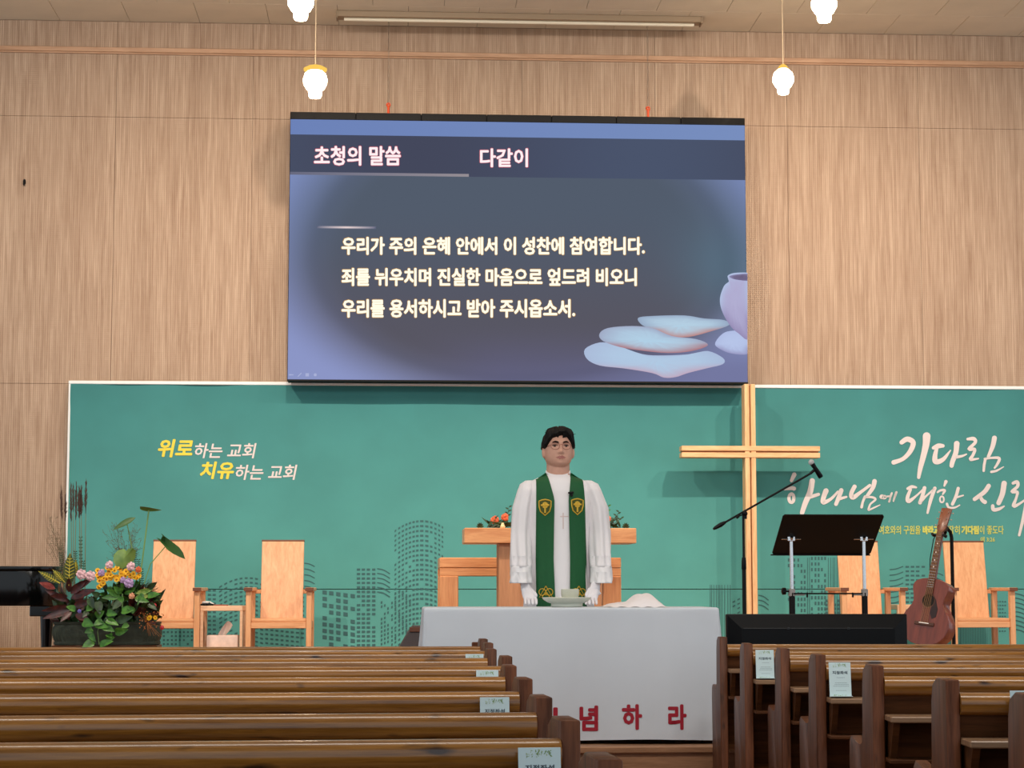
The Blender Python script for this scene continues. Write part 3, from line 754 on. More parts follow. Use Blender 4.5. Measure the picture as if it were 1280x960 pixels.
# side tables
def side_table(px, lab, w_, y=14.62):
    p = P(px, 760, y-0.17); t = thing('side_table', lab, 'table', (p.x, y, TIER))
    x = p.x; h = 0.555; d = 0.34
    mb = MB(); mb.box2((x-w_/2, y-d/2, TIER+h-0.036), (x+w_/2, y+d/2, TIER+h), 0.003); build('table_top', mb, M_paleh2, t)
    for s in (-1, 1):
        for q in (-1, 1):
            mb = MB(); mb.box((x+s*(w_/2-0.010), y+q*(d/2-0.014), TIER+(h-0.036)/2), (0.020, 0.028, h-0.036), bev=0.002); build('leg', mb, M_paleh2, t)
    mb = MB(); mb.box2((x-w_/2+0.022, y-d/2+0.03, TIER+0.215), (x+w_/2-0.022, y+d/2-0.03, TIER+0.23), 0.002); build('shelf', mb, M_paleh2, t)
    return x, y, h
M_paleh2 = wood('birch', srgb(232, 186, 146), srgb(246, 208, 172), (1, 12, 12), 0.45)
tx, ty, th = side_table(277.0, 'small pale side table between the two left armchairs', 0.300)
side_table(1147, 'small pale side table between the two right armchairs, partly behind the guitar', 0.31, 15.12)
# tissue box on the shelf
M_floral = mat('floral_cloth', srgb(236, 214, 202), 0.8, var=0.09, scale=28)
t = thing('tissue_box', 'white floral tissue box with a tissue pulled up, under the side table', 'tissue box', (tx+0.005, ty-0.02, TIER+0.23))
mb = MB(); mb.box2((tx-0.112, ty-0.08, TIER+0.2305), (tx+0.112, ty+0.06, TIER+0.345), 0.008, 2); build('box', mb, M_floral, t)
mb = MB()
cxx, cz = tx+0.0, TIER+0.344
mb.grid(lambda u, v: Vector((cxx-0.02+0.055*v+(0.055+0.01*sin(3*v))*(u-0.5)*(1-0.2*v)+0.01, ty-0.02+0.012*sin(7*u+2*v), cz+0.10*v*(1-0.15*(u-0.3)**2*4))), 12, 8)
build('tissue', mb, mat('tissue_paper', srgb(238, 222, 212), 0.9), t)
mb = MB(); c = Vector((tx-0.115, ty-0.03, TIER+th)); mb.box(c+Vector((0, 0, 0.007)), (0.09, 0.09, 0.013), bev=0.003); mb.mi = 1
mb.sphere(c+Vector((-0.01, 0, 0.022)), 0.03, sc=(1.0, 1.2, 0.42)); mb.box(c+Vector((0.03, 0, 0.02)), (0.035, 0.05, 0.008), Matrix.Rotation(0.5, 3, 'Y'), 0.002)
tag(build('wet_tissue_pack', mb, [M_blackm, M_white]), 'small white pack on a dark pouch on the left side table', 'tissue pack')
mb = MB(); mb.box2((tx-0.06, ty-0.12, TIER+th), (tx+0.035, ty+0.0, TIER+th+0.008), 0.002)
tag(build('booklet', mb, mat('booklet_cover', srgb(150, 80, 62), 0.5)), 'thin reddish booklet lying on the left side table', 'booklet')

# ================================================================== ALTAR TABLE (frame) AND PULPIT
AY = 13.6
a0, a1 = P(549.5, 730, AY).x, P(776.5, 730, AY).x; az = P(660, 697, AY).z; azb = P(660, 720, AY).z
al = thing('altar_table', 'wide orange-toned wooden frame table behind the pulpit', 'table', ((a0+a1)/2, AY+0.3, TIER))
lw = P(573, 730, AY).x-a0
mb = MB(); mb.box2((a0, AY, azb+0.055), (a1, AY+0.6, az), 0.005); build('table_top', mb, M_altar, al)
mb = MB(); mb.box2((a0, AY+0.004, azb), (a1, AY+0.03, azb+0.053), 0.003); mb.box2((a0, AY+0.57, azb), (a1, AY+0.596, azb+0.053), 0.003); build('apron', mb, M_altar, al)
M_altarv = wood('altar_wood_upright', srgb(210, 136, 86), srgb(236, 172, 118), (12, 12, 1), 0.42, coat=0.1, scale=2.0, rings=1.8)
for x in (a0, a1-lw):
    for yy in (AY+0.002, AY+0.6-lw):
        mb = MB(); mb.box2((x, yy, TIER), (x+lw, yy+lw, azb), 0.004); build('leg', mb, M_altarv, al)
PY = 13.0
p0, p1 = P(580.5, 670, PY).x, P(795.5, 670, PY).x; pz1 = P(688, 660, PY).z; pz0 = P(688, 679, PY).z
s0, s1 = P(623.5, 720, PY+0.05).x, P(752.5, 720, PY+0.05).x
pu = thing('pulpit', 'T-shaped wooden pulpit with thick top beam behind the man in white', 'pulpit', ((p0+p1)/2, PY+0.2, TIER))
mb = MB(); mb.box2((p0, PY, pz0), (p1, PY+0.42, pz1), 0.004); build('top_beam', mb, M_altar, pu)
M_pul = wood('pulpit_wood_upright', srgb(176, 120, 82), srgb(204, 146, 104), (12, 12, 1), 0.5, scale=2.0)
mb = MB(); mb.box2((s0, PY+0.05, TIER), (s1, PY+0.34, pz0), 0.004); build('body', mb, M_pul, pu)
mb = MB(); mb.box2((s0-0.04, PY+0.02, TIER), (s1+0.04, PY+0.38, TIER+0.05), 0.004); build('base', mb, M_pul, pu)

# ------------------------------------------------------------------ leaves
def leafgeo(mb, base, tip, width, roll=0.0, droop=0.0, shape='lance', n=6, fold=0.15, veins=False):
    base = Vector(base); tip = Vector(tip); d = tip-base; L_ = d.length; dn = d.normalized()
    view = Vector((0.1, -1, 0.1)).normalized()
    side = dn.cross(view)
    if side.length < 1e-3: side = Vector((1, 0, 0))
    side.normalize(); nrm = side.cross(dn).normalized()
    Rr = Matrix.Rotation(roll, 3, dn); side = Rr @ side; nrm = Rr @ nrm
    prev = None
    for i in range(n+1):
        t = i/n
        if shape == 'heart': wv = (sin(pi*min(1, t*0.94+0.06)**0.62)**0.8) if t < 1 else 0.0
        elif shape == 'round': wv = sqrt(max(0, 1-(2*t-1)**2))
        elif shape == 'blade': wv = (1-t)**0.7*min(1, t*6+0.3)
        else: wv = sin(pi*t**0.8)**0.85 if 0 < t < 1 else 0.02
        wv = max(wv, 0.02)
        c = base+dn*L_*t-nrm*droop*L_*(t*t)+Vector((0, 0, 0))
        row = [mb.v(c-side*width/2*wv+nrm*fold*width*wv), mb.v(c), mb.v(c+side*width/2*wv+nrm*fold*width*wv)]
        if prev:
            mb.face([prev[0], prev[1], row[1], row[0]]); mb.face([prev[1], prev[2], row[2], row[1]])
        prev = row
def leafmat(name, c1, c2, vein=None, scale=30, rough=0.4):
    m, nt, b = newmat(name); N = nt.nodes; L = nt.links
    tc = N.new('ShaderNodeTexCoord'); n = N.new('ShaderNodeTexNoise'); n.inputs['Scale'].default_value = scale; L.new(tc.outputs['Object'], n.inputs['Vector'])
    cr = N.new('ShaderNodeValToRGB'); cr.color_ramp.elements[0].position = 0.38; cr.color_ramp.elements[1].position = 0.62
    cr.color_ramp.elements[0].color = (*c1, 1); cr.color_ramp.elements[1].color = (*c2, 1)
    L.new(n.outputs['Fac'], cr.inputs[0]); L.new(cr.outputs[0], b.inputs['Base Color']); b.inputs['Roughness'].default_value = rough
    return m
M_lgreen = leafmat('pothos_leaf', srgb(44, 96, 30), srgb(80, 136, 44))
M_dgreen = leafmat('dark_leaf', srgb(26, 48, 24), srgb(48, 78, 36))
M_taro = leafmat('taro_leaf', srgb(96, 132, 60), srgb(126, 156, 76), scale=14)
M_taro2 = leafmat('taro_leaf_deep', srgb(44, 84, 36), srgb(62, 104, 44), scale=14)
M_croton = leafmat('croton_green', srgb(52, 66, 26), srgb(86, 96, 34))
M_crotonv = mat('croton_vein', srgb(206, 190, 60), 0.5)
M_burg = leafmat('burgundy_leaf', srgb(48, 18, 20), srgb(84, 34, 32))
M_redleaf = leafmat('red_leaf', srgb(120, 40, 34), srgb(160, 70, 60))
M_stem = mat('green_stem', srgb(120, 158, 90), 0.5)
M_plume = mat('plume_brown', srgb(74, 52, 44), 0.9, var=0.2, scale=80)
M_drystem = mat('dry_stem', srgb(126, 124, 92), 0.8)
M_yellowf = mat('yellow_petal', srgb(248, 188, 14), 0.6, var=0.08, scale=60)
M_brownf = mat('flower_eye', srgb(196, 128, 20), 0.8)
M_pinkf = mat('pink_petal', srgb(232, 190, 196), 0.6, var=0.08, scale=60)
M_mauve = mat('mauve_petal', srgb(180, 150, 196), 0.6, var=0.08, scale=60)
M_or = mat('orange_petal', srgb(226, 104, 60), 0.6, var=0.1, scale=60)
M_berry = mat('red_berry', srgb(200, 44, 60), 0.35)
# pulpit flowers
fb = P(640, 659, 13.12)
fl_ = thing('pulpit_flowers', 'low autumn arrangement of orange blooms and twigs on the pulpit top', 'flowers', (P(688, 660, PY+.2).x, PY+0.2, pz1))
def PF(px, py, dy=0.0): return P(px, py, PY+0.12+dy)
def bloom(c, r, m, parent, name='bloom', petals=9, center=None):
    mb = MB()
    mb.sphere(c, r*0.5, 10, 7, sc=(1, 1, 0.9))
    for rr, zz, n in ((0.62, 0.0, petals), (0.4, 0.35, max(5, petals-3))):
        for k in range(n):
            a = 2*pi*k/n+zz; q = Vector((cos(a)*rr*r, -0.35*r-zz*r*0.4, sin(a)*rr*r))
            mb.sphere(c+q, r*(0.36+0.10*((k*7)%3)/2), 8, 5, sc=(1, 0.3, 1), rot=Matrix.Rotation(0.5*sin(k*2.1+r*300), 3, 'X') @ Matrix.Rotation(0.6*cos(k*1.7), 3, 'Z'))
    o = build(name, mb, m, parent)
    if center:
        mb = MB(); mb.sphere(c+Vector((0, -r*0.75, 0)), r*0.3, 8, 6); build('bloom_eye', mb, center, o)
    return o
for (x, y, r) in ((618.5, 650.5, 0.030), (631, 646.5, 0.026), (758.5, 649.5, 0.030), (650, 646, .026), (740, 650, .028)):
    c = PF(x, y); c.z = max(c.z, pz1+r*0.75); bloom(c, r, M_or, fl_)
c = PF(628, 653); mb = MB(); mb.lathe([(0.014, 0), (0.018, 0.01), (0.012, 0.022), (0.007, 0.036)], Vector((c.x, c.y-0.03, pz1)), 12); build('cream_ornament', mb, mat('cream', srgb(240, 214, 160), .5), fl_)
RN = random.Random(11)
def foliage(px0, px1, y0, y1, n, m, name, wid=0.02, ln=0.07):
    for k in range(n):
        a = PF(RN.uniform(px0, px1), 657, RN.uniform(-0.05, 0.1)); a.z = pz1+0.006
        b = PF(RN.uniform(px0-8, px1+8), RN.uniform(y0, y1), RN.uniform(-0.05, 0.1))
        b = a+(b-a).normalized()*min((b-a).length, ln*1.6)
        if b.z < pz1+0.008: b.z = pz1+0.01
        mb = MB(); leafgeo(mb, a, b, wid, RN.uniform(-1, 1), 0.0, 'lance', 4); build(name, mb, m, fl_)
foliage(608, 650, 640, 654, 26, M_dgreen, 'leaf')
foliage(736, 776, 640, 654, 18, M_dgreen, 'leaf')
for (cx) in (600, 782):
    for k in range(6):
        a = PF(cx, 657); a.z = pz1+0.006; ang = pi*(k+0.5)/6
        mb = MB(); leafgeo(mb, a, a+Vector((cos(ang)*0.028, -0.01, sin(ang)*0.036)), 0.014, 0, 0, 'lance', 4); build('leaf', mb, M_dgreen, fl_)
def twig(pts, nl, m, parent, fn):
    P_ = [fn(*q) for q in pts]
    mb = MB(); mb.tube(P_, [0.003, 0.002]+[0.0012]*(len(P_)-2) if len(P_) > 2 else 0.002, 5); tw_ = build('twig', mb, M_dgreen, parent)
    mb = MB()
    for i in range(nl):
        t = (i+1)/nl*(len(P_)-1); k = min(int(t), len(P_)-2); p = P_[k].lerp(P_[k+1], t-k)
        s = 1 if i % 2 else -1; leafgeo(mb, p, p+Vector((s*0.022, 0, 0.012)), 0.012, 0, 0, 'lance', 3)
    tag(build('twig_leaves', mb, m, tw_), kind='stuff')
twig([(762, 657), (768, 648), (774, 640)], 7, M_dgreen, fl_, PF)
twig([(766, 656), (772, 651), (776, 648)], 6, M_dgreen, fl_, PF)
twig([(758, 655), (759, 642), (760, 633)], 6, M_lgreen, fl_, PF)
twig([(634, 650), (635, 642), (636, 634)], 6, M_dgreen, fl_, PF)

# ================================================================== COMMUNION TABLE + CLOTH
TY = 10.2; TD = 0.56
tx0, tx1 = P(532, 760, TY).x, P(896, 760, TY).x
ttop = P(715, 759.5, TY).z
hem = P(715, 925.5, TY-0.03).z
ct = thing('communion_table', 'long communion table standing under the white cloth', 'table', ((tx0+tx1)/2, TY+TD/2, PLAT))
mb = MB(); mb.box2((tx0+0.01, TY+0.01, ttop-0.035), (tx1-0.01, TY+TD-0.01, ttop-0.006), 0.004); build('table_top', mb, M_pew, ct)
for x in (tx0+0.05, tx1-0.05):
    for y in (TY+0.05, TY+TD-0.05):
        mb = MB(); mb.box2((x-0.025, y-0.025, PLAT), (x+0.025, y+0.025, ttop-0.035), 0.003); build('leg', mb, M_pew, ct)
def skirt_off(s, d):
    """outward flare of the hanging cloth at perimeter s (metres) and drop d"""
    k = min(1, d/0.7)
    return 0.010+0.028*k+k*(0.016*sin(5.1*s+0.6)+0.014*sin(10.3*s+2+d)+0.006*sin(21*s)+0.003*sin(43*s-3*d))
LX, LYd = tx1-tx0, TD
def front_pt(px, py, off=0.003):
    p = P(px, py, TY-0.02); d = ttop-p.z; s = p.x-tx0
    return Vector((p.x, TY-skirt_off(s, d)-off, p.z))
mb = MB(); perim = []
NS = 90
def edge_pts():
    pts = []
    for i in range(NS+1): s = LX*i/NS; pts.append((Vector((tx0+s, TY, 0)), Vector((0, -1, 0)), s))
    for i in range(1, 8): a = pi/2*i/8; pts.append((Vector((tx1, TY, 0)), Vector((sin(a), -cos(a), 0)), LX+0.02*i))
    for i in range(31): s = LYd*i/30; pts.append((Vector((tx1, TY+s, 0)), Vector((1, 0, 0)), LX+0.2+s))
    for i in range(1, 8): a = pi/2*i/8; pts.append((Vector((tx1, TY+TD, 0)), Vector((cos(a), sin(a), 0)), LX+0.8+0.02*i))
    for i in range(NS+1): s = LX*i/NS; pts.append((Vector((tx1-s, TY+TD, 0)), Vector((0, 1, 0)), 3.1+s))
    for i in range(1, 8): a = pi/2*i/8; pts.append((Vector((tx0, TY+TD, 0)), Vector((-sin(a), cos(a), 0)), 4.8+0.02*i))
    for i in range(31): s = LYd*i/30; pts.append((Vector((tx0, TY+TD-s, 0)), Vector((-1, 0, 0)), 5.2+s))
    for i in range(1, 8): a = pi/2*i/8; pts.append((Vector((tx0, TY, 0)), Vector((-cos(a), -sin(a), 0)), 5.9+0.02*i))
    return pts
E = edge_pts(); drops = [0.0, 0.004, 0.012, 0.03, 0.07, 0.14, 0.22, 0.3, 0.38, 0.46, 0.54, 0.6, ttop-hem]
rows = []
for j, d in enumerate(drops):
    row = []
    for (p, n, s) in E:
        o_ = 0.0 if j == 0 else (0.008 if j == 1 else skirt_off(s, d))
        corner = 1.0+0.9*min(1, d/0.6)*(abs(n.x*n.y) > 0.05)
        zz = ttop-d+(0.004*sin(7*s) if j == len(drops)-1 else 0)
        row.append(mb.v(Vector((p.x, p.y, 0))+n*o_*corner+Vector((0, 0, zz))))
    rows.append(row)
ne = len(E)
for j in range(len(drops)-1):
    for i in range(ne): mb.face([rows[j][i], rows[j][(i+1) % ne], rows[j+1][(i+1) % ne], rows[j+1][i]])
mb.face(rows[0])
cloth = build('tablecloth', mb, M_cloth, sharp=80); tag(cloth, 'long white tablecloth with red Korean letters over the communion table', 'tablecloth')
def tl(t, a, b, c_, d_):
    mb = MB(); text_into(mb, t, front_pt, a, b, c_, d_, 0.035)
    bmesh.ops.translate(mb.bm, verts=mb.bm.verts, vec=-cloth.location)
    tag(build('red_letter', mb, M_red, cloth, smooth=False, world=False), 'red Korean letter', kind='stuff')
tl('기', 662, 697, 884, 914); tl('념', 724.5, 748, 882, 914); tl('하', 777, 802, 880, 912); tl('라', 834, 857.5, 880, 912)
mb = MB()
for k in range(42):
    xa = 560+k*7.8
    brush(mb, lambda a, b: front_pt(a, b, 0.0015), [(xa, 920, 1.2), (xa+3, 913.5+1.5*sin(k), 1.4), (xa+6, 920, 1.2)], 3)
bmesh.ops.translate(mb.bm, verts=mb.bm.verts, vec=-cloth.location)
tag(build('hem_lace', mb, mat('lace_white', srgb(216, 221, 228), 0.8), cloth, smooth=False, world=False), kind='stuff')
TT = ttop+0.001
# plate and cup
M_cel = mat('celadon_glaze', srgb(206, 208, 192), 0.25, var=0.03, scale=20, coat=0.4)
pc = P(708.5, 750, 10.42)
mb = MB(); mb.lathe([(0.004, 0.004), (0.075, 0.0), (0.083, 0.002), (0.082, 0.018), (0.10, 0.024), (0.122, 0.038), (0.128, 0.048), (0.126, 0.05), (0.10, 0.038), (0.06, 0.03), (0.004, 0.028)], (pc.x, 10.42, TT), 40)
tag(build('paten', mb, M_cel), 'pale ceramic footed plate on the table in front of the man', 'plate')
mb = MB(); mb.lathe([(0.004, 0.0), (0.030, 0.0), (0.034, 0.006), (0.044, 0.02), (0.047, 0.04), (0.0465, 0.060), (0.044, 0.062), (0.042, 0.058), (0.040, 0.02), (0.004, 0.01)], (P(712.5, 740, 10.42).x, 10.42, TT+0.031), 32)
tag(build('cup', mb, M_cel), 'small pale ceramic cup standing on the footed plate', 'cup')
# draped white cloth bundle
mb = MB(); ca, cb = P(753, 758, 10.45).x, P(831, 758, 10.45).x
def bundle(u, v):
    x = ca+(cb-ca)*u; px = 753+78*u; yy = 10.3+0.3*v
    h = 0.062*exp(-abs((px-802)/17)**3)+0.018*exp(-((px-772)/14)**2)+0.016*exp(-((px-820)/12)**2)
    e = sin(pi*v)**0.5 if 0 < v < 1 else 0; eu = min(1, u*12, (1-u)*12)
    return Vector((x, yy, TT+0.001+(h*e+0.004*e+0.002*sin(30*u+9*v))*max(0, eu)))
mb.grid(bundle, 48, 20); tag(build('folded_linen', mb, mat('linen_white', srgb(240, 232, 232), 0.85, bump=0.2, scale=40)), 'crumpled white linen cloth at right on the communion table', 'linen cloth')

# ================================================================== WEDGE SPEAKER, TV, STANDS
mb = MB()
xa, xb, xc, xd_ = P(498, 812, 11.2).x, P(512, 783, 11.2).x, P(545, 783, 11.2).x, P(550, 812, 11.2).x
z1 = P(512, 783, 11.2).z
mb.prism([(xa-0.12, PLAT), (xa, P(498, 812, 11.2).z), (xb, z1-0.02), (xb+0.02, z1), (xc, z1), (xc+0.02, PLAT)], 'y', 11.2, 11.55, 0.006)
wd = thing('stage_speaker', 'dark grey sloping speaker cabinet peeking out left of the white tablecloth', 'speaker', (xb, 11.37, PLAT))
build('cabinet', mb, mat('grey_vinyl', srgb(84, 74, 74), 0.7, bump=0.1, scale=80), wd)
mb = MB(); mb.box2((xb+0.0, 11.19, z1-0.03), (xc, 11.2, z1-0.004), 0.002); build('front_edge', mb, M_cap, wd)
VY = 10.55
v0, v1 = P(908, 780, VY).x, P(1134, 780, VY).x; vz1 = P(1020, 767.5, VY).z; vz0 = vz1-0.56
tv = thing('monitor', 'black flat monitor seen from behind, standing before the music stand', 'monitor', ((v0+v1)/2, VY+0.03, PLAT))
mb = MB(); mb.box2((v0, VY, vz0), (v1, VY+0.035, vz1), 0.006, 2); build('bezel', mb, M_black, tv)
mb = MB()
def frus(a, b, y0_, y1_, ins):
    A_ = [mb.v((a[0], y0_, a[1])), mb.v((b[0], y0_, a[1])), mb.v((b[0], y0_, b[1])), mb.v((a[0], y0_, b[1]))]
    B_ = [mb.v((a[0]+ins, y1_, a[1]+ins)), mb.v((b[0]-ins, y1_, a[1]+ins)), mb.v((b[0]-ins, y1_, b[1]-ins)), mb.v((a[0]+ins, y1_, b[1]-ins))]
    for i in range(4): mb.face([A_[i], A_[(i+1) % 4], B_[(i+1) % 4], B_[i]])
    mb.face(B_); mb.face(A_[::-1])
frus((v0+0.006, vz0+0.006), (v1-0.006, vz1-0.006), VY, VY-0.035, 0.07)
build('rear_shell', mb, M_black, tv, smooth=False)
mb = MB(); zz = vz1-0.075
mb.box2((v0+0.085, VY-0.037, zz-0.002), (v1-0.085, VY-0.0345, zz+0.002), 0.001)
for k in (1, 2): mb.box2((v0+(v1-v0)*k/3-0.006, VY-0.042, zz-0.006), (v0+(v1-v0)*k/3+0.006, VY-0.034, zz+0.006), 0.001)
build('seam_ridge', mb, mat('black_sheen', srgb(30, 34, 38), 0.3), tv)
mb = MB(); xm2 = (v0+v1)/2; mb.box2((xm2-0.03, VY-0.01, PLAT+0.02), (xm2+0.03, VY+0.03, vz0+0.1), 0.004); mb.box2((xm2-0.25, VY-0.12, PLAT), (xm2+0.25, VY+0.14, PLAT+0.02), 0.005); build('stand', mb, M_blackm, tv)
# microphone stand
Y = 11.2; b = P(930.5, 760, Y); b.z = PLAT
ms = thing('microphone_stand', 'black boom microphone stand in front of the wooden cross', 'stand', b)
top = P(931, 641, Y); grip0, grip1 = P(930.5, 712, Y).z, P(930.5, 697, Y).z
mb = MB(); mb.tube([(b.x, Y, PLAT+0.02), (b.x, Y, grip1)], 0.011, 12); build('lower_tube', mb, M_blackm, ms)
mb = MB(); mb.lathe([(0.012, 0), (0.014, 0.005), (0.013, (grip1-grip0)*0.7), (0.010, grip1-grip0)], (b.x, Y, grip0), 14); build('clutch', mb, M_black, ms)
mb = MB(); mb.tube([(b.x, Y, grip1-0.02), (b.x, Y, top.z)], 0.007, 10); build('upper_tube', mb, M_blackm, ms)
mb = MB()
for k in range(3):
    a = 2*pi*k/3+0.5; mb.tube([(b.x, Y, PLAT+0.09), (b.x+0.3*cos(a), Y+0.3*sin(a), PLAT+0.012)], 0.009, 8)
mb.lathe([(0.022, 0.05), (0.026, 0.07), (0.026, 0.11), (0.018, 0.12)], (b.x, Y, PLAT), 14)
build('tripod', mb, M_blackm, ms)
e0, e1 = P(901, 656, Y), P(1013, 592, Y)
mb = MB(); mb.tube([e0, e1], 0.006, 10); build('boom', mb, M_blackm, ms)
mb = MB(); d = (e0-e1).normalized(); mb.tube([e0+d*-0.03, e0, e0+d*0.035, e0+d*0.05], [0.008, 0.013, 0.010, 0.006], 8); build('counterweight', mb, M_black, ms)
mb = MB(); c = P(931, 642, Y); mb.sphere(c, 0.016, 10, 8, sc=(1, 1.2, 1)); mb.tube([c+Vector((-0.045, -0.01, -0.02)), c], 0.004, 6); mb.tube([c+Vector((-0.05, -0.01, -0.025)), c+Vector((-0.035, -0.01, -0.015))], 0.008, 6)
mb.tube([c+Vector((0, 0, -0.03)), c+Vector((0, 0, -0.005))], 0.012, 10); build('boom_clamp', mb, M_black, ms)
m0, m1 = P(1015.5, 580, Y), P(1026.5, 597, Y)
mc = thing('microphone', 'black microphone with pale foam head on the boom stand tip', 'microphone', m0)
mb = MB(); mb.tube([m0, m0.lerp(m1, 0.25), m1.lerp(m0, 0.08), m1], [0.014, 0.012, 0.0155, 0.012], 12); build('mic_body', mb, M_black, mc)
mb = MB(); mb.sphere(m0+(m0-m1)*0.12, 0.017, 12, 9); build('mic_head', mb, mat('pale_grille', srgb(200, 196, 196), 0.6, bump=0.3, scale=300), mc)
mb = MB(); mb.tube([e1, e1.lerp(m0.lerp(m1, 0.35), 0.8)], 0.008, 8); build('mic_clip', mb, M_black, mc)

# music stand: leaning desk on two chrome posts
d_top, d_bot = 11.42, 11.78
tlp, trp = P(980, 643, d_top), P(1104.5, 645, d_top)
blp = P(964, 692.5, d_bot); brp = P(1089, 693, d_bot)
zt_, zb_ = (tlp.z+trp.z)/2, (blp.z+brp.z)/2
xl, xr = (tlp.x+blp.x)/2, (trp.x+brp.x)/2
mu = thing('music_stand', 'wide black music desk on two chrome posts at right of the cross', 'music stand', ((xl+xr)/2, 11.6, PLAT))
mb = MB()
def dk(u, v, th_):   # v 0 bottom..1 top
    a = Vector((xl+(xr-xl)*u, d_bot+(d_top-d_bot)*v, zb_+(zt_-zb_)*v)); n = Vector((0, (zt_-zb_), (d_bot-d_top))).normalized(); return a+n*th_
f0 = [mb.v(dk(u, v, 0)) for u, v in ((0.012, 0), (0.988, 0), (1, 0.03), (1, 0.96), (0.985, 1), (0.015, 1), (0, 0.96), (0, 0.03))]
f1 = [mb.v(dk(u, v, 0.006)) for u, v in ((0.012, 0), (0.988, 0), (1, 0.03), (1, 0.96), (0.985, 1), (0.015, 1), (0, 0.96), (0, 0.03))]
mb.face(f0); mb.face(f1[::-1])
for i in range(8): mb.face([f0[i], f0[(i+1) % 8], f1[(i+1) % 8], f1[i]])
build('desk', mb, M_blackm, mu, smooth=False)
mb = MB(); mb.box2((xl, d_bot-0.002, zb_-0.008), (xr, d_bot+0.05, zb_), 0.002); build('ledge', mb, M_blackm, mu)
for (px, py, s) in ((989, 676, -1), (1079.5, 676, 1)):
    Yp = 11.62
    a = P(px, 676, Yp); m_ = P(px+0.8, 741, Yp); lo = P(px+1.5, 766, Yp)
    x = a.x; hz = zb_+(zt_-zb_)*((Yp-d_bot)/(d_top-d_bot))
    mb = MB(); mb.tube([(x, Yp, m_.z), (x, Yp, a.z+0.02)], 0.0105, 14); build('chrome_post', mb, M_chrome, mu)
    mb = MB(); mb.box((x, Yp, a.z+0.012), (0.045, 0.03, 0.03), bev=0.004); mb.tube([(x-0.06, Yp-0.01, a.z+0.01), (x+0.055, Yp-0.01, a.z+0.01)], 0.004, 8); mb.tube([(x, Yp, a.z), (x, Yp-0.02, min(hz, a.z+0.06))], 0.01, 8)
    build('tilt_bracket', mb, M_chrome, mu)
    mb = MB(); mb.box((x, Yp, m_.z), (0.036, 0.034, 0.045), bev=0.005); mb.box((x+0.045*(-s), Yp-0.01, m_.z-0.01), (0.06, 0.02, 0.012), bev=0.003); build('collar', mb, mat('grey_casting', srgb(170, 164, 160), 0.45, 0.3), mu)
    mb = MB(); mb.tube([(x, Yp, PLAT+0.03), (x, Yp, m_.z)], 0.018, 12); build('black_post', mb, M_blackm, mu)
    mb = MB(); mb.box((x, Yp, PLAT+0.02), (0.06, 0.5, 0.035), bev=0.008); build('foot', mb, M_blackm, mu)
    if s < 0:
        mb = MB(); c = P(979, 739, Yp); mb.lathe([(0.006, 0.018), (0.02, 0.015), (0.021, -0.005), (0.010, -0.010)], c, 10, rot=Matrix.Rotation(pi/2, 3, 'Y')); mb.tube([c, (x, Yp, c.z)], 0.006, 8); build('knob', mb, M_black, mu)
ra, rb = P(992, 742, 11.6), P(1078, 742, 11.6)
mb = MB(); mb.tube([ra, (rb.x, ra.y, ra.z)], 0.0045, 8)
for c in (P(1009, 743, 11.6), P(1066, 744, 11.6)): mb.tube([(c.x, 11.6, ra.z+0.006), (c.x, 11.6, ra.z-0.022)], 0.006, 6)
build('cross_rod', mb, M_blackm, mu)

# ================================================================== GUITAR
M_mahog = wood('mahogany', srgb(104, 42, 26), srgb(140, 64, 42), (12, 12, 1), 0.3, coat=0.5, scale=2.5)
M_rose = mat('rosewood', srgb(78, 46, 34), 0.4, var=0.1, scale=40)
gu = thing('acoustic_guitar', 'reddish brown acoustic guitar standing upright before the right armchair', 'guitar')
S = 0.90
prof = [(0.0, 0.0), (0.010, 0.085), (0.035, 0.135), (0.075, 0.172), (0.125, 0.19), (0.18, 0.188), (0.23, 0.165), (0.275, 0.132), (0.305, 0.118), (0.34, 0.120), (0.38, 0.133), (0.415, 0.142), (0.445, 0.136), (0.47, 0.108), (0.485, 0.06), (0.49, 0.0)]
def body_outline(k=1.0):
    pts = []
    for i in range(len(prof)-1):
        for q in range(3):
            t = q/3; z = prof[i][0]+(prof[i+1][0]-prof[i][0])*t; w_ = prof[i][1]+(prof[i+1][1]-prof[i][1])*t; pts.append((w_*k*S, z*S))
    pts.append((0, prof[-1][0]*S)); right = pts[1:-1]
    return [pts[0]]+right+[pts[-1]]+[(-x, z) for x, z in reversed(right)]
mb = MB(); mb.prism(body_outline(), 'y', 0.0, 0.112*S, 0.003); body = build('body', mb, M_mahog, gu, world=False, sharp=50)
mb = MB(); mb.prism([(x*0.985, 0.003+z*0.988) for x, z in body_outline()], 'y', -0.003, 0.0005); build('soundboard', mb, wood('dark_top', srgb(92, 38, 25), srgb(120, 54, 36), (12, 12, 1), 0.35, coat=0.4), gu, world=False)
zh = 0.325*S
mb = MB(); mb.lathe([(0.047*S, 0.0), (0.054*S, 0.0), (0.054*S, 0.001), (0.047*S, 0.001)], (0, -0.004, zh), 28, rot=Matrix.Rotation(pi/2, 3, 'X'), cap=False); build('rosette', mb, mat('rosette_cream', srgb(104, 66, 46), .4), gu, world=False)
mb = MB(); mb.lathe([(0.001, 0.0), (0.046*S, 0.0), (0.046*S, 0.002), (0.001, 0.002)], (0, -0.0032, zh), 28, rot=Matrix.Rotation(pi/2, 3, 'X')); build('sound_hole', mb, mat('hole_dark', (0.004, 0.003, 0.003), 0.9), gu, world=False)
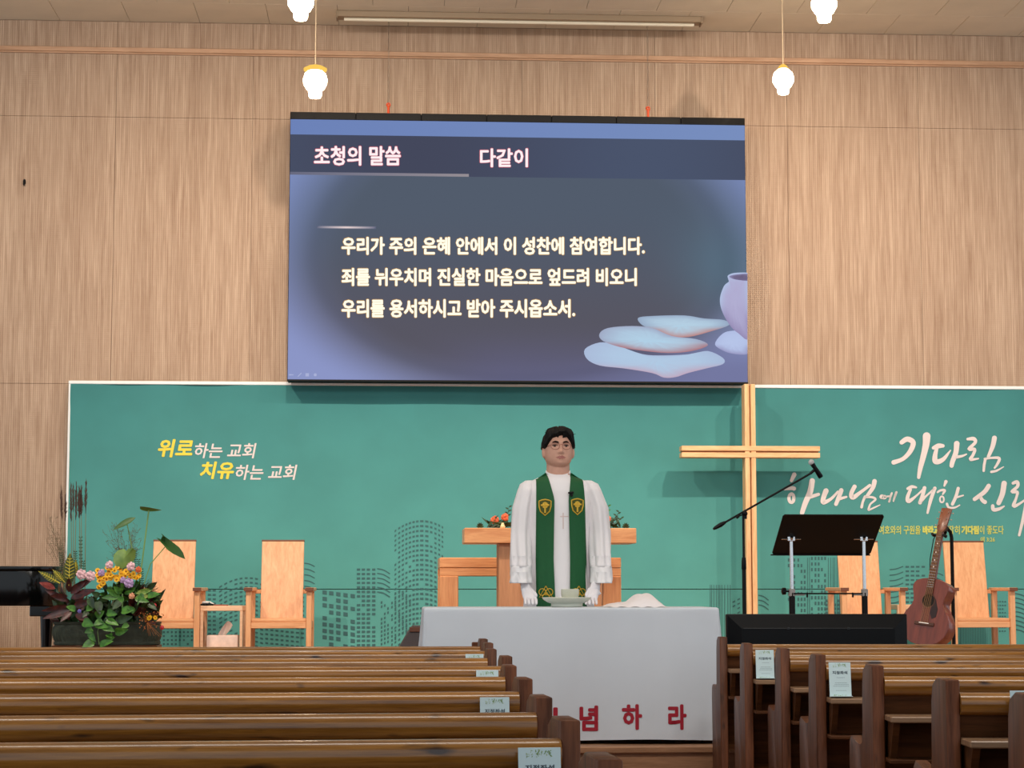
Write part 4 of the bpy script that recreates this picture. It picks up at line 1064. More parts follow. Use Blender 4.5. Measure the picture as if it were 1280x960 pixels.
mb = MB(); pts = [(0.03, zh+0.045), (0.058, zh+0.01), (0.085, zh-0.05), (0.08, zh-0.10), (0.05, zh-0.115), (0.028, zh-0.08), (0.035, zh-0.03)]; mb.prism([(x*S, z) for x, z in pts], 'y', -0.0050, -0.0028); build('pickguard', mb, mat('dark_guard', srgb(40, 20, 16), 0.3), gu, world=False)
zbz = 0.155*S
mb = MB(); mb.box((0, -0.008, zbz), (0.155*S, 0.010, 0.026*S), bev=0.003); build('bridge', mb, M_rose, gu, world=False)
mb = MB(); mb.box((0, -0.014, zbz+0.003), (0.078*S, 0.005, 0.006), bev=0.001); build('saddle', mb, M_white, gu, world=False)
zn = 0.49*S+0.345*S
mb = MB(); mb.prism([(-0.028*S, zh+0.045*S), (0.028*S, zh+0.045*S), (0.0215*S, zn), (-0.0215*S, zn)], 'y', -0.012, -0.003, 0.001); build('fretboard', mb, M_rose, gu, world=False)
mb = MB(); mb.prism([(-0.026*S, 0.47*S), (0.026*S, 0.47*S), (0.021*S, zn), (-0.021*S, zn)], 'y', -0.003, 0.018, 0.004); build('neck', mb, M_mahog, gu, world=False)
for k in range(1, 17):
    z = zn-(zn-zbz)*(1-2**(-k/12)); mb = MB(); mb.box((0, -0.0127, z), (0.044*S+0.01*S*(k/16), 0.0016, 0.002)); build('fret', mb, M_chrome, gu, world=False)
for k in (3, 5, 7, 9):
    mb = MB(); z = zn-(zn-zbz)*(1-2**(-(k-0.5)/12)); mb.box((0, -0.0125, z), (0.008, 0.002, 0.008)); build('fret_marker', mb, M_white, gu, world=False)
mb = MB()
for k in range(6):
    u = (k-2.5)/2.5; mb.tube([(u*0.028*S, -0.0155, zbz+0.003), (u*0.018*S, -0.0145, zn)], 0.0009, 4)
build('strings', mb, mat('bronze_string', srgb(190, 140, 90), 0.4, 0.6), gu, world=False)
M_pegm = mat('dull_nickel', srgb(150, 140, 128), 0.5, 0.6)
Rh = Matrix.Rotation(radians(-13), 3, 'X')
mb = MB(); mb.prism([(-0.022*S, 0), (0.022*S, 0), (0.036*S, 0.03*S), (0.040*S, 0.185*S), (0.0, 0.19*S), (-0.040*S, 0.185*S), (-0.036*S, 0.03*S)], 'y', -0.006, 0.010, 0.002)
bmesh.ops.rotate(mb.bm, verts=mb.bm.verts, cent=(0, 0, 0), matrix=Rh); bmesh.ops.translate(mb.bm, verts=mb.bm.verts, vec=(0, 0, zn)); head = build('headstock', mb, wood('head_veneer', srgb(100, 56, 38), srgb(128, 76, 52), (12, 12, 1), .3, coat=.4), gu, world=False)
for s in (-1, 1):
    for k in range(3):
        z = (0.05+0.052*k)*S
        mb = MB(); mb.tube([Vector((s*0.026*S, -0.006, z)), Vector((s*0.026*S, -0.014, z))], 0.0028, 8); mb.tube([Vector((s*0.036*S, 0.004, z)), Vector((s*0.054*S, 0.004, z))], 0.002, 6); mb.sphere((s*0.056*S, 0.004, z), 0.006, 8, 6, sc=(0.8, 0.6, 1))
        bmesh.ops.rotate(mb.bm, verts=mb.bm.verts, cent=(0, 0, 0), matrix=Rh); bmesh.ops.translate(mb.bm, verts=mb.bm.verts, vec=(0, 0, zn)); build('tuning_peg', mb, M_pegm, gu, world=False)
GY = 12.75
gh = P(1183.5, 634, GY+0.2); gz0 = 0
glean, groll, gyaw = radians(-11), radians(6.5), radians(-42)
Rg = Matrix.Rotation(gyaw, 3, 'Z') @ Matrix.Rotation(groll, 3, 'Y') @ Matrix.Rotation(glean, 3, 'X')
tipv = Rg @ Vector((0, 0.03, zn+0.19*S))
gu.location = gh-tipv
gu.rotation_euler = Rg.to_euler()
gl = gu.location.copy()
# its stand
gs = thing('guitar_stand', 'black tubular guitar stand with hanging yoke behind the guitar', 'stand', (gl.x+0.12, GY+0.3, TIER))
nk = gl+Rg @ Vector((0, 0.035, zn-0.01))
hook_r = P(1192, 690, nk.y+0.12); xr_ = hook_r.x; yr_ = nk.y+0.16
mb = MB(); mb.tube([(xr_, yr_, TIER+0.1), (xr_, yr_, P(1192, 672, yr_).z), (xr_-0.01, yr_-0.01, P(1192, 665, yr_).z), (xr_-0.04, yr_-0.03, P(1192, 660, yr_).z), (nk.x+0.02, nk.y+0.01, nk.z+0.01)], [0.012]*5, 10); build('post', mb, M_blackm, gs)
mb = MB()
L3 = [gl+Rg @ Vector(q) for q in ((-0.04, -0.03, zn-0.025), (-0.043, 0.0, zn-0.03), (-0.03, 0.03, zn-0.02), (0.0, 0.04, zn-0.012), (0.03, 0.03, zn-0.02), (0.043, 0.0, zn-0.03), (0.04, -0.03, zn-0.025))]
mb.tube(L3, 0.0095, 8); build('yoke', mb, M_blackm, gs)
mb = MB()
q0 = gl+Rg @ Vector((0, 0.05, 0.0))
mb.tube([(xr_, yr_, TIER+0.12), (gl.x, gl.y+0.1, TIER+0.12), (gl.x-0.06, gl.y+0.02, gl.z-0.013), (gl.x-0.09, gl.y-0.08, gl.z-0.013)], 0.009, 8)
mb.tube([(gl.x, gl.y+0.1, TIER+0.12), (gl.x+0.08, gl.y+0.04, gl.z-0.013), (gl.x+0.07, gl.y-0.1, gl.z-0.013)], 0.009, 8)
build('cradle', mb, M_blackm, gs)
mb = MB()
for a in (0.6, 2.5, 4.4): mb.tube([(xr_, yr_, TIER+0.2), (xr_+0.24*cos(a), yr_+0.24*sin(a), TIER+0.012)], 0.010, 8)
build('tripod', mb, M_blackm, gs)
# strap hanging behind neck
mb = MB(); mb.tube([gl+Rg @ Vector(q) for q in ((-0.03, 0.03, zn+0.01), (-0.055, 0.03, zn-0.05), (-0.06, 0.04, zn-0.18), (-0.05, 0.06, zn-0.3))], [0.008]*4, 6, flat=0.4); build('strap', mb, M_blackm, gs)

# ================================================================== GRAND PIANO (left edge)
pi_ = thing('grand_piano', 'glossy black grand piano body cut by the left picture edge', 'piano', (-3.1, 13.6, PLAT))
XR = P(76, 740, 13.2).x
zpt = P(30, 708, 13.2).z; zpb = P(30, 757, 13.2).z
out = []
for k in range(9):
    a = -pi/2+pi/2*k/8; out.append((XR-0.25+0.25*cos(a), 13.25+0.25*sin(a)))
out += [(XR, 13.8), (XR-0.05, 14.1), (XR-0.3, 14.35), (XR-0.8, 14.45), (-4.2, 14.45), (-4.2, 13.0)]
mb = MB(); mb.prism(out, 'z', zpb, zpt-0.03, 0.004); build('rim', mb, M_piano, pi_, sharp=50)
cxp = sum(p[0] for p in out)/len(out); cyp = sum(p[1] for p in out)/len(out)
mb = MB(); mb.prism([(cxp+(x-cxp)*1.012, cyp+(y-cyp)*1.02) for x, y in out], 'z', zpt-0.028, zpt, 0.004); build('lid', mb, M_piano, pi_, sharp=50)
for (x, y) in ((P(58.5, 780, 13.3).x, 13.3), (-3.9, 13.2), (-3.2, 14.1)):
    mb = MB(); mb.box2((x-0.10, y-0.08, zpb-0.07), (x+0.06, y+0.08, zpb), 0.006); mb.lathe([(0.022, 0.0), (0.03, 0.03), (0.022, 0.06), (0.028, 0.3), (0.045, zpb-0.07-PLAT)], (x, y, PLAT), 20); mb.box((x, y, PLAT+0.012), (0.05, 0.05, 0.024), bev=0.005); build('leg', mb, M_piano, pi_)
mb = MB(); mb.box2((-3.9, 12.97, zpb+0.03), (-3.2, 13.0, zpb+0.09), 0.004); build('fallboard', mb, M_piano, pi_)

# ================================================================== FLOWER PLANTER
FY = 12.6
def G(px, py, dy=0.0): return P(px, py, FY+dy)
px0, px1 = G(63, 790).x, G(199, 790).x; pzt, pzb = G(130, 778).z, G(130, 806.5).z
fpl = thing('flower_planter', 'long dark planter overflowing with yellow flowers, leaves and tall reeds', 'planter', ((px0+px1)/2, FY+0.12, pzb))
M_pot = mat('mossy_pot', srgb(46, 54, 42), 0.75, var=0.25, scale=25, bump=0.6)
mb = MB(); cx_, cy_ = (px0+px1)/2, FY+0.12; HW = (px1-px0)/2
for (k, z) in ((0, 0),):
    prof_ = [(0.95, 0.0), (0.97, 0.006), (0.97, 0.018), (0.955, 0.022), (0.985, 0.045), (1.0, 0.075), (0.985, 0.11), (0.96, 0.125), (0.98, 0.13), (0.98, 0.143), (0.90, 0.143), (0.88, 0.11)]
    seg = 72; rings_ = []
    for (r, zz) in prof_:
        rg = []
        for i in range(seg):
            t = 2*pi*i/seg; ct_, st_ = cos(t), sin(t); e = 0.35
            x = HW*r*math.copysign(abs(ct_)**e, ct_); y = 0.13*r*math.copysign(abs(st_)**e, st_)
            f = 1+(0.02 if 0.02 < zz < 0.12 else 0)*(1 if i % 2 else -1)
            rg.append(mb.v((cx_+x, cy_+y*f, pzb+zz)))
        rings_.append(rg)
    for a in range(len(rings_)-1):
        for i in range(seg): mb.face([rings_[a][i], rings_[a][(i+1) % seg], rings_[a+1][(i+1) % seg], rings_[a+1][i]])
    mb.face(rings_[0][::-1]); mb.face(rings_[-1])
build('trough', mb, M_pot, fpl)
mb = MB(); mb.box2((px0+0.05, FY+0.02, TIER), (px1-0.05, FY+0.22, pzb-0.024), 0.006); mb.box2((px0+0.01, FY-0.01, pzb-0.024), (px1-0.01, FY+0.25, pzb-0.001), 0.004)
st = thing('planter_stand', 'low dark stand under the long flower planter', 'stand', (cx_, cy_, TIER)); build('box', mb, M_pew, st)
RN = random.Random(5)
def L1(b, t, w_, m, name='leaf', roll=0.0, droop=0.0, shape='lance', dyb=0.0, dyt=0.0, n=6, label=None):
    mb = MB(); leafgeo(mb, G(*b, dyb), G(*t, dyt), w_, roll, droop, shape, n)
    o = build(name, mb, m, fpl);
    if label: o['label'] = label
    return o
def pxw(w_): return w_*FY/F
# mass of dark inner foliage
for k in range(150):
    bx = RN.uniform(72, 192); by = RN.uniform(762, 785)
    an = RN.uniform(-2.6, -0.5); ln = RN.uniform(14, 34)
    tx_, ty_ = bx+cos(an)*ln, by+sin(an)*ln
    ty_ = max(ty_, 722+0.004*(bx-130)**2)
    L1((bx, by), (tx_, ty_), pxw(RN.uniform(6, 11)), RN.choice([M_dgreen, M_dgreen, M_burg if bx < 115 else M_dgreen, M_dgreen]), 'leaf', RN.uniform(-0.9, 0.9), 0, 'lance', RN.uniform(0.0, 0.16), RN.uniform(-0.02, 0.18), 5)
# croton leaves with yellow veins
def croton(b, t, w_, dy=-0.05, m=None, ml=None):
    o = L1(b, t, pxw(w_), m or M_croton, 'croton_leaf', 0.1, 0, 'lance', dy, dy, 8, ml)
    A_, B_ = G(*b, dy-0.012), G(*t, dy-0.012); d = B_-A_; mb = MB()
    mb.tube([A_, B_], [0.0035, 0.001], 5)
    sd = Vector((-d.z, 0, d.x)).normalized()
    for k in range(2, 9):
        p = A_+d*(k/10); ww = pxw(w_)*0.42*sin(pi*(k/10)**0.8)
        for s in (-1, 1): mb.tube([p, p+sd*s*ww+d.normalized()*ww*0.5], [0.0022, 0.0012], 4)
    mb2 = build('leaf_vein', mb, M_crotonv if m is None else M_redleaf, o if False else fpl)
croton((86, 732), (87.5, 691), 15); croton((81, 728), (66, 712), 9, -0.03); croton((75, 729), (48, 714), 9, -0.04)
croton((69, 736), (49, 728), 8, -0.05, M_redleaf, 'red leaf'); croton((93, 722), (95, 700), 8, 0.0)
for (b, t, w_) in (((85, 740), (118, 722), 9), ((88, 748), (119, 737), 11), ((84, 752), (56, 737), 8), ((86, 757), (52, 764), 8), ((88, 763), (53, 773), 9), ((90, 765), (75, 777), 8), ((92, 757), (112, 752), 9), ((85, 745), (62, 745), 7), ((86, 740), (86, 722), 7), ((94, 768), (112, 775), 9), ((88, 742), (106, 728), 9)):
    L1(b, t, pxw(w_), M_burg, 'burgundy_leaf', RN.uniform(-0.5, 0.5), 0.05, 'lance', -0.04, -0.09)
# small fern-like sprigs
for (x, y0_, y1_) in ((77, 715, 692), (95, 715, 690), (101, 712, 672), (106, 730, 702), (168, 712, 690), (178, 738, 712), (174, 725, 700)):
    mb = MB(); a, b = G(x, y0_), G(x+RN.uniform(-2, 2), y1_); mb.tube([a, b], 0.0015, 4); n = 9
    for k in range(n):
        p = a.lerp(b, (k+1)/n)
        for s in (-1, 1): leafgeo(mb, p, p+Vector((s*0.014, 0, 0.006)), 0.008, 0, 0, 'lance', 2)
    tag(build('sprig', mb, M_dgreen, fpl), kind='stuff')
# tall reeds with plumes
for (x, yt, yb, wd_, xb_) in ((76, 606, 650, 2.6, 80), (82, 617, 652, 2.2, 82), (88.5, 604, 652, 2.6, 90), (95.5, 602, 650, 2.4, 93), (99, 607, 648, 5.5, 100), (107.5, 600, 642, 2.6, 106), (91.5, 606, 640, 2.0, 92), (101.5, 609, 645, 4, 102)):
    r = thing('x', None, None) if False else None
    mb = MB(); a, b = G(x+ (xb_-x)*1.0, 745, 0.1), G(x+(xb_-x)*0.3, yb, 0.1); mb.tube([a, b], [0.003, 0.002], 5); stm = build('reed_stem', mb, M_drystem, fpl)
    mb = MB(); c0, c1 = b, G(x, yt, 0.1)
    for k in range(46):
        t = RN.random(); p = c0.lerp(c1, t*0.92); w_ = pxw(wd_)*sin(pi*min(1, 0.15+t*0.85))**0.7
        ang = RN.uniform(0, 2*pi); q = p+Vector((cos(ang)*w_, sin(ang)*w_*0.7, RN.uniform(0.015, 0.04)))
        mb.tube([p, q], [0.0022, 0.0008], 3, cap=False)
    mb.tube([c0, c0.lerp(c1, 0.5), c1], [0.002, pxw(wd_)*0.45, 0.0008], 6)
    tag(build('plume', mb, M_plume, fpl), kind='stuff')
# airy dry grass
mb = MB()
for k in range(80):
    left = k < 28
    a = G(RN.uniform(78, 92) if left else RN.uniform(150, 166), 730 if left else 715, 0.05)
    b = G(RN.uniform(52, 84) if left else RN.uniform(124, 178), RN.uniform(640, 690) if left else RN.uniform(652, 700), RN.uniform(-0.05, 0.15))
    m_ = a.lerp(b, 0.55)+Vector((RN.uniform(-0.02, 0.02), 0, 0.03)); mb.tube([a, m_, b], [0.0010, 0.0008, 0.0006], 3, cap=False)
    for q in range(4):
        p = m_.lerp(b, RN.random()); mb.tube([p, p+Vector((RN.uniform(-0.02, 0.02), 0, RN.uniform(0.0, 0.02)))], [0.0007, 0.0014], 3, cap=False)
tag(build('dry_grass', mb, mat('dry_grass_mat', srgb(96, 88, 66), 0.9), fpl), kind='stuff')
# taro leaves on long stems
def stemc(pts, r=0.004, dy=0.0):
    mb = MB(); mb.tube([G(x, y, dy) for x, y in pts], r, 7); build('leaf_stem', mb, M_stem, fpl)
stemc([(172, 745), (178, 700), (186, 638)], 0.0045, -0.02); stemc([(168, 720), (166, 690), (160, 660), (158, 652)], 0.003, -0.01)
stemc([(180, 730), (188, 705), (206, 684)], 0.003, -0.05); stemc([(158, 730), (155, 712)], 0.004, -0.05)
L1((175, 634), (202, 638), pxw(10), M_taro, 'taro_leaf', 1.15, 0.02, 'heart', -0.03, -0.03, 8, 'flat yellow-green leaf seen edge on')
L1((169.5, 647), (141, 662), pxw(9), M_taro2, 'taro_leaf', 0.5, 0.03, 'lance', -0.03, -0.05, 8)
L1((158, 700), (152, 711), pxw(29), M_taro, 'taro_leaf', 0.15, 0.0, 'round', -0.08, -0.10, 8) if False else None
mb = MB(); c = G(155.5, 698, -0.08); vv = []
pts = [(170, 688), (169, 698), (162, 706), (153, 711), (146, 709), (141.5, 702), (142, 694), (147, 688), (155, 686), (158, 689), (160, 686), (166, 685)]
vc = mb.v(c); vv = [mb.v(G(x, y, -0.08+0.02*sin(i))) for i, (x, y) in enumerate(pts)]
for i in range(len(vv)): mb.face([vc, vv[i], vv[(i+1) % len(vv)]])
o = build('taro_leaf', mb, M_taro, fpl); o['label'] = 'round pale green leaf facing forward'
mb = MB(); pts = [(195.5, 672), (201, 674), (206, 677), (203, 670), (201.5, 666.5), (208, 672), (215, 677), (224, 684), (229, 691), (231.5, 699), (224, 696), (216, 692), (209, 687), (204, 681)]
vv = [mb.v(G(x, y, -0.06+0.015*sin(i*1.3))) for i, (x, y) in enumerate(pts)]; mb.face(vv); bmesh.ops.triangulate(mb.bm, faces=mb.bm.faces)
o = build('taro_leaf', mb, M_taro2, fpl); o['label'] = 'deep green arrow-shaped leaf drooping right'
# yellow chrysanthemums
def mum(x, y, r, dy, m=M_yellowf, name='yellow_flower'):
    c = G(x, y, dy); mb = MB(); R_ = pxw(r)
    tl_ = Vector((RN.uniform(-0.5, 0.5), -1, RN.uniform(0.0, 0.9))).normalized(); q = tl_.to_track_quat('Z', 'Y').to_matrix()
    n = 11
    for k in range(n):
        a = 2*pi*k/n; d = q @ Vector((cos(a), sin(a), 0.15)); s_ = q @ Vector((-sin(a), cos(a), 0))
        mb.face([mb.v(c), mb.v(c+d*R_*0.7-s_*R_*0.24), mb.v(c+d*R_), mb.v(c+d*R_*0.7+s_*R_*0.24)])
    mb.mi = 1; mb.sphere(c+tl_*R_*0.10, R_*0.34, 8, 5)
    return build(name, mb, [m, M_brownf], fpl)
spots = []
for k in range(70):
    x = RN.uniform(118, 174); t = (x-118)/56
    y = RN.uniform(709+5*abs(t-0.45), 722+3*sin(pi*t))
    if all((x-a)**2+(y-b_)**2 > 9 for a, b_ in spots): spots.append((x, y))
spots += [(124.5, 726), (129, 729), (133, 724), (126, 732), (123.5, 734), (138, 722), (133.5, 722)]
for (x, y) in spots: mum(x, y, RN.uniform(3.3, 4.1), RN.uniform(-0.13, -0.06))
mum(187, 772.5, 4, -0.14); mum(194, 772, 3, -0.12)
mb = MB()
for k in range(40): c = G(RN.uniform(174, 205), RN.uniform(764, 786), RN.uniform(-0.15, -0.08)); mb.sphere(c, RN.uniform(0.002, 0.005), 6, 4)
for k in range(26): a = G(184, 778, -0.1); mb.tube([a, G(RN.uniform(172, 207), RN.uniform(762, 796), -0.13)], [0.0012, 0.0008], 3)
tag(build('berry_spray', mb, mat('rust_spray', srgb(176, 106, 52), 0.7), fpl), 'rust coloured spray of tiny seeds', kind='stuff')
for (x, y) in ((202.5, 784.5), (193, 757)): mb = MB(); mb.sphere(G(x, y, -0.1), pxw(2.8), 10, 8); build('berry', mb, M_berry, fpl)
for (x, y, r, m, nm) in ((102, 718, 6.5, M_pinkf, 'pink_bloom'), (113.5, 720, 6.5, M_pinkf, 'pink_bloom'), (137, 706, 5, M_pinkf, 'pink_bloom'), (164, 708, 5.5, M_pinkf, 'pink_bloom'), (161.5, 729, 6.2, M_mauve, 'mauve_bloom'), (154, 725, 4, M_mauve, 'mauve_bloom'), (127, 716, 4.5, M_mauve, 'mauve_bloom'), (99.5, 764, 2.6, mat('violet', srgb(110, 100, 180), .6), 'violet_bloom'), (165, 745, 4, mat('peach', srgb(226, 160, 120), .6), 'peach_bloom'), (173, 712, 4, M_or, 'peach_bloom')):
    bloom(G(x, y, -0.13), pxw(r), m, fpl, nm, 8)
for k in range(60):
    bx, by = RN.uniform(132, 174), RN.uniform(735, 752); an = RN.uniform(-2.7, -0.4); ln = RN.uniform(9, 16)
    L1((bx, by), (bx+cos(an)*ln, max(723, by+sin(an)*ln)), pxw(RN.uniform(5, 8)), RN.choice([M_dgreen, M_dgreen, M_lgreen]), 'leaf', RN.uniform(-0.9, 0.9), 0.05, 'lance', RN.uniform(-0.08, 0.0), RN.uniform(-0.10, 0.0), 5)
# broad green shoots and trailing pothos
for (b, t, w_) in (((150, 745), (133, 737), 8), ((150, 746), (127, 747), 8), ((152, 742), (142, 733), 8), ((153, 740), (152, 722), 4), ((155, 742), (168, 738), 5), ((154, 746), (146, 755), 8)):
    L1(b, t, pxw(w_), M_lgreen, 'shoot_leaf', RN.uniform(-.3, .3), 0.05, 'lance', -0.1, -0.14)
stemc([(153, 765), (153, 742)], 0.004, -0.1); stemc([(125, 775), (122, 790), (124, 806)], 0.002, -0.16); stemc([(132, 772), (140, 785), (138, 800)], 0.002, -0.16)
poth = [((112, 748), (117, 760), 12), ((114, 757), (108, 764), 10), ((122, 752), (125, 768), 14), ((104, 777), (117, 782), 13), ((128, 776), (117, 781), 11), ((119, 779), (135, 784), 12), ((128, 782), (143, 789), 13), ((133, 775), (148, 781), 12), ((144, 790), (160, 787), 11), ((147, 776), (165, 771), 12), ((115, 786), (106, 791), 9), ((112, 790), (119, 802), 11), ((135, 793), (139, 797), 9), ((133, 797), (143, 797), 9), ((117, 802), (102, 810), 13), ((125, 806), (141, 801), 12), ((152, 764), (167, 762), 11), ((168, 765), (158, 757), 8), ((94, 762), (83, 758), 11), ((110, 765), (103, 771), 8), ((134, 765), (146, 768), 11), ((170, 748), (186, 752), 9), ((185, 745), (200, 742), 9), ((186, 755), (196, 762), 9), ((150, 752), (140, 762), 11), ((124, 745), (114, 740), 8), ((160, 780), (152, 785), 9), ((120, 770), (130, 764), 10), ((186, 735), (196, 728), 8), ((178, 742), (172, 756), 8)]
for (b, t, w_) in poth:
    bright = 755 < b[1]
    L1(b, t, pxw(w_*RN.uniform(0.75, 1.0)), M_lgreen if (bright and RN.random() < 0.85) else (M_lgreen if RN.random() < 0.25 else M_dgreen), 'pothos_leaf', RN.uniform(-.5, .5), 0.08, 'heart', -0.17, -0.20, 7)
for (b, t) in (((170, 742), (192, 736)), ((168, 748), (188, 744))): L1(b, t, pxw(7), leafmat('variegated', srgb(110, 150, 60), srgb(190, 206, 110)), 'variegated_leaf', 0.2, 0, 'lance', -0.14, -0.16)
mb = MB()
for k in range(90):
    a = G(RN.uniform(172, 186), RN.uniform(730, 750), 0.0); an = RN.uniform(-1.3, 0.9); l = RN.uniform(15, 26)
    b = G(180+cos(an)*l*0.9, 745+sin(an)*l, RN.uniform(-0.1, 0.1)); mb.tube([a, b], [0.0014, 0.0006], 3, cap=False)
tag(build('grass_tuft', mb, mat('olive_grass', srgb(72, 70, 44), 0.8), fpl), kind='stuff')
for k in range(40):
    bx, by = RN.uniform(165, 192), RN.uniform(742, 776); an = RN.uniform(-2.2, 0.6); ln = RN.uniform(10, 18)
    L1((bx, by), (min(bx+cos(an)*ln, 206), by+sin(an)*ln), pxw(RN.uniform(5, 9)), RN.choice([M_dgreen, M_dgreen, M_burg, M_croton]), 'leaf', RN.uniform(-0.8, 0.8), 0.05, 'lance', -0.03, -0.1, 5)

# ================================================================== PEWS
M_rubber = M_blackm
def make_pew(side, length, sh=0.0):
    """aisle end at local origin; side=-1 runs to -x, +1 runs to +x; seat faces +y"""
    r = thing('pew', '', 'pew')
    t = 0.036
    prof = [(0.0, 0.0), (0.0, 0.930), (0.003, 0.933), (0.13, 0.933), (0.185, 0.915), (0.205, 0.87), (0.208, 0.72), (0.222, 0.682), (0.26, 0.672), (0.33, 0.676), (0.46, 0.690), (0.492, 0.672), (0.50, 0.62), (0.485, 0.45), (0.47, 0.0)]
    for k, xa in ((0, 0.0), (1, side*(length-t))):
        mb = MB(); mb.prism(prof, 'x', min(xa, xa+side*t), max(xa, xa+side*t), 0.004); build('end_panel', mb, M_post, r, world=False, sharp=50)
    xa, xb = side*t, side*(length-t); lo, hi = min(xa, xb), max(xa, xb)
    # rounded top rail
    rp = [(0.012+0.030*cos(pi*(0.5+k/12*1.16))*1.0, 0.871+0.029*sin(pi*(0.5+k/12*1.16))) for k in range(13)]+[(0.03, 0.846), (0.056, 0.856), (0.062, 0.874), (0.054, 0.890), (0.036, 0.899)]
    mb = MB(); mb.prism(rp, 'x', lo, hi); build('top_rail', mb, M_rail, r, world=False, sharp=60)
    mb = MB(); mb.prism([(0.012, 0.853), (0.042, 0.853), (0.16, 0.40), (0.13, 0.40)], 'x', lo, hi); build('backrest', mb, M_pew, r, world=False)
    mb = MB(); mb.prism([(0.09, 0.400), (0.47, 0.420), (0.48, 0.440), (0.46, 0.448), (0.13, 0.428)], 'x', lo, hi); build('seat', mb, M_pew, r, world=False)
    mb = MB(); mb.box2((lo, -0.115, 0.768+sh), (hi, 0.02, 0.786+sh), 0.003); build('book_shelf', mb, M_shelf, r, world=False)
    mb = MB(); mb.box2((lo, -0.085, 0.645), (hi, 0.02, 0.657), 0.002); build('lower_shelf', mb, M_pew, r, world=False)
    mb = MB(); mb.box2((lo, 0.13, 0.10), (hi, 0.155, 0.17), 0.003); build('stretcher', mb, M_pew, r, world=False)
    for fx in (0.0, 0.5, 1.0):
        x = lo+0.01+(hi-lo-0.04)*fx; mb = MB(); mb.prism([(-0.1, 0.776), (0.03, 0.776), (0.07, 0.657), (-0.03, 0.657)], 'x', x, x+0.02); build('shelf_bracket', mb, M_pew, r, world=False)
    return r
M_shelf = wood('shelf_wood', srgb(120, 88, 64), srgb(156, 122, 92), (1, 12, 12), 0.4, coat=0.2)
ZP = 0.933
left = [(779, 949, 3.6, 'nearest left pew, only the top of its pale-topped end post in view'), (725.7, 900.2, 3.4, 'second nearest left pew, with a white seat card beside its end post'),
        (690.8, 871.5, 3.4, 'left pew with no card, just in front of the nearest card pew'), (666, 848.5, 3.0, 'third left pew from the front edge, with its card half hidden'),
        (646, 832.2, 2.0, 'left pew whose end post stands right behind a taller-looking post, no card'), (640.6, 820.5, 2.0, 'left pew set farther into the aisle with a half-hidden card'),
        (621, 811.6, 1.5, 'thin-looking left pew, third from the stage, no card'), (616.7, 803.8, 1.5, 'left pew second from the stage, with a small card'), (610.9, 799.4, 1.5, 'left front pew nearest the stage')]
LBL_L = ['nearest left pew, only the top of its end post in view at picture bottom', 'lowest left pew in the picture with a large white seat card by its post',
         'second lowest left pew, honey rail without a card', 'third lowest left pew, with a half-hidden white seat card',
         'fourth lowest left pew, no card on its rail', 'left pew with end post set farthest into the aisle, fifth lowest, with card',
         'left pew third from the stage, no card', 'left pew second from the stage, only a sliver of rail showing', 'front left pew, nearest the stage and planter, with small card']
pewL = make_pew(-1, 3.6, -0.02); first = True; LP = []
for i, (px, py, ang, _) in enumerate(left):
    c = pewL if first else copy_tree(pewL); first = False
    p = PZ(px, py, ZP); c.location = (p.x, p.y, 0); c.rotation_euler = (0, 0, radians(ang-0.5)); c.location.y += 0.075 if i == 8 else 0; c['label'] = LBL_L[i]; c['group'] = 'left block of wooden pews'; LP.append(c)
right = [(899.6, 796.5), (930.2, 804.6), (975.6, 810.6), (1019.4, 818.5), (1090, 832), (1182, 850), (1285, 869)]
LBL_R = ['front right pew, its end post touching the tablecloth corner', 'second right pew from the stage, with a white seat card beside its post', 'third right pew from the stage, no card',
         'fourth right pew from the stage, with a full white seat card', 'fifth right pew from the stage, third from the right picture edge', 'sixth right pew from the stage, card at the right picture edge', 'nearest right pew, cut by the right picture edge']
pewR = make_pew(1, 3.5); first = True; RP = []
for i, (px, py) in enumerate(right):
    c = pewR if first else copy_tree(pewR); first = False
    p = PZ(px, py, ZP); c.location = (p.x, p.y, 0); c.rotation_euler = (0, 0, radians(-4.5)); c['label'] = LBL_R[i]; c['group'] = 'right block of wooden pews'; RP.append(c)
# front partition before the first left pew
p = PZ(599.3, 802.8, 0.905)
fp = thing('pew_front_partition', 'small wooden partition post just beyond the front left pew', 'partition', (p.x, p.y, 0))
mb = MB(); mb.box2((p.x-0.036, p.y, 0), (p.x, p.y+0.05, 0.905), 0.004); build('post', mb, M_post, fp)
mb = MB(); mb.box2((p.x-3.0, p.y+0.01, 0.1), (p.x-0.036, p.y+0.035, 0.80), 0.003); build('panel', mb, M_pew, fp)

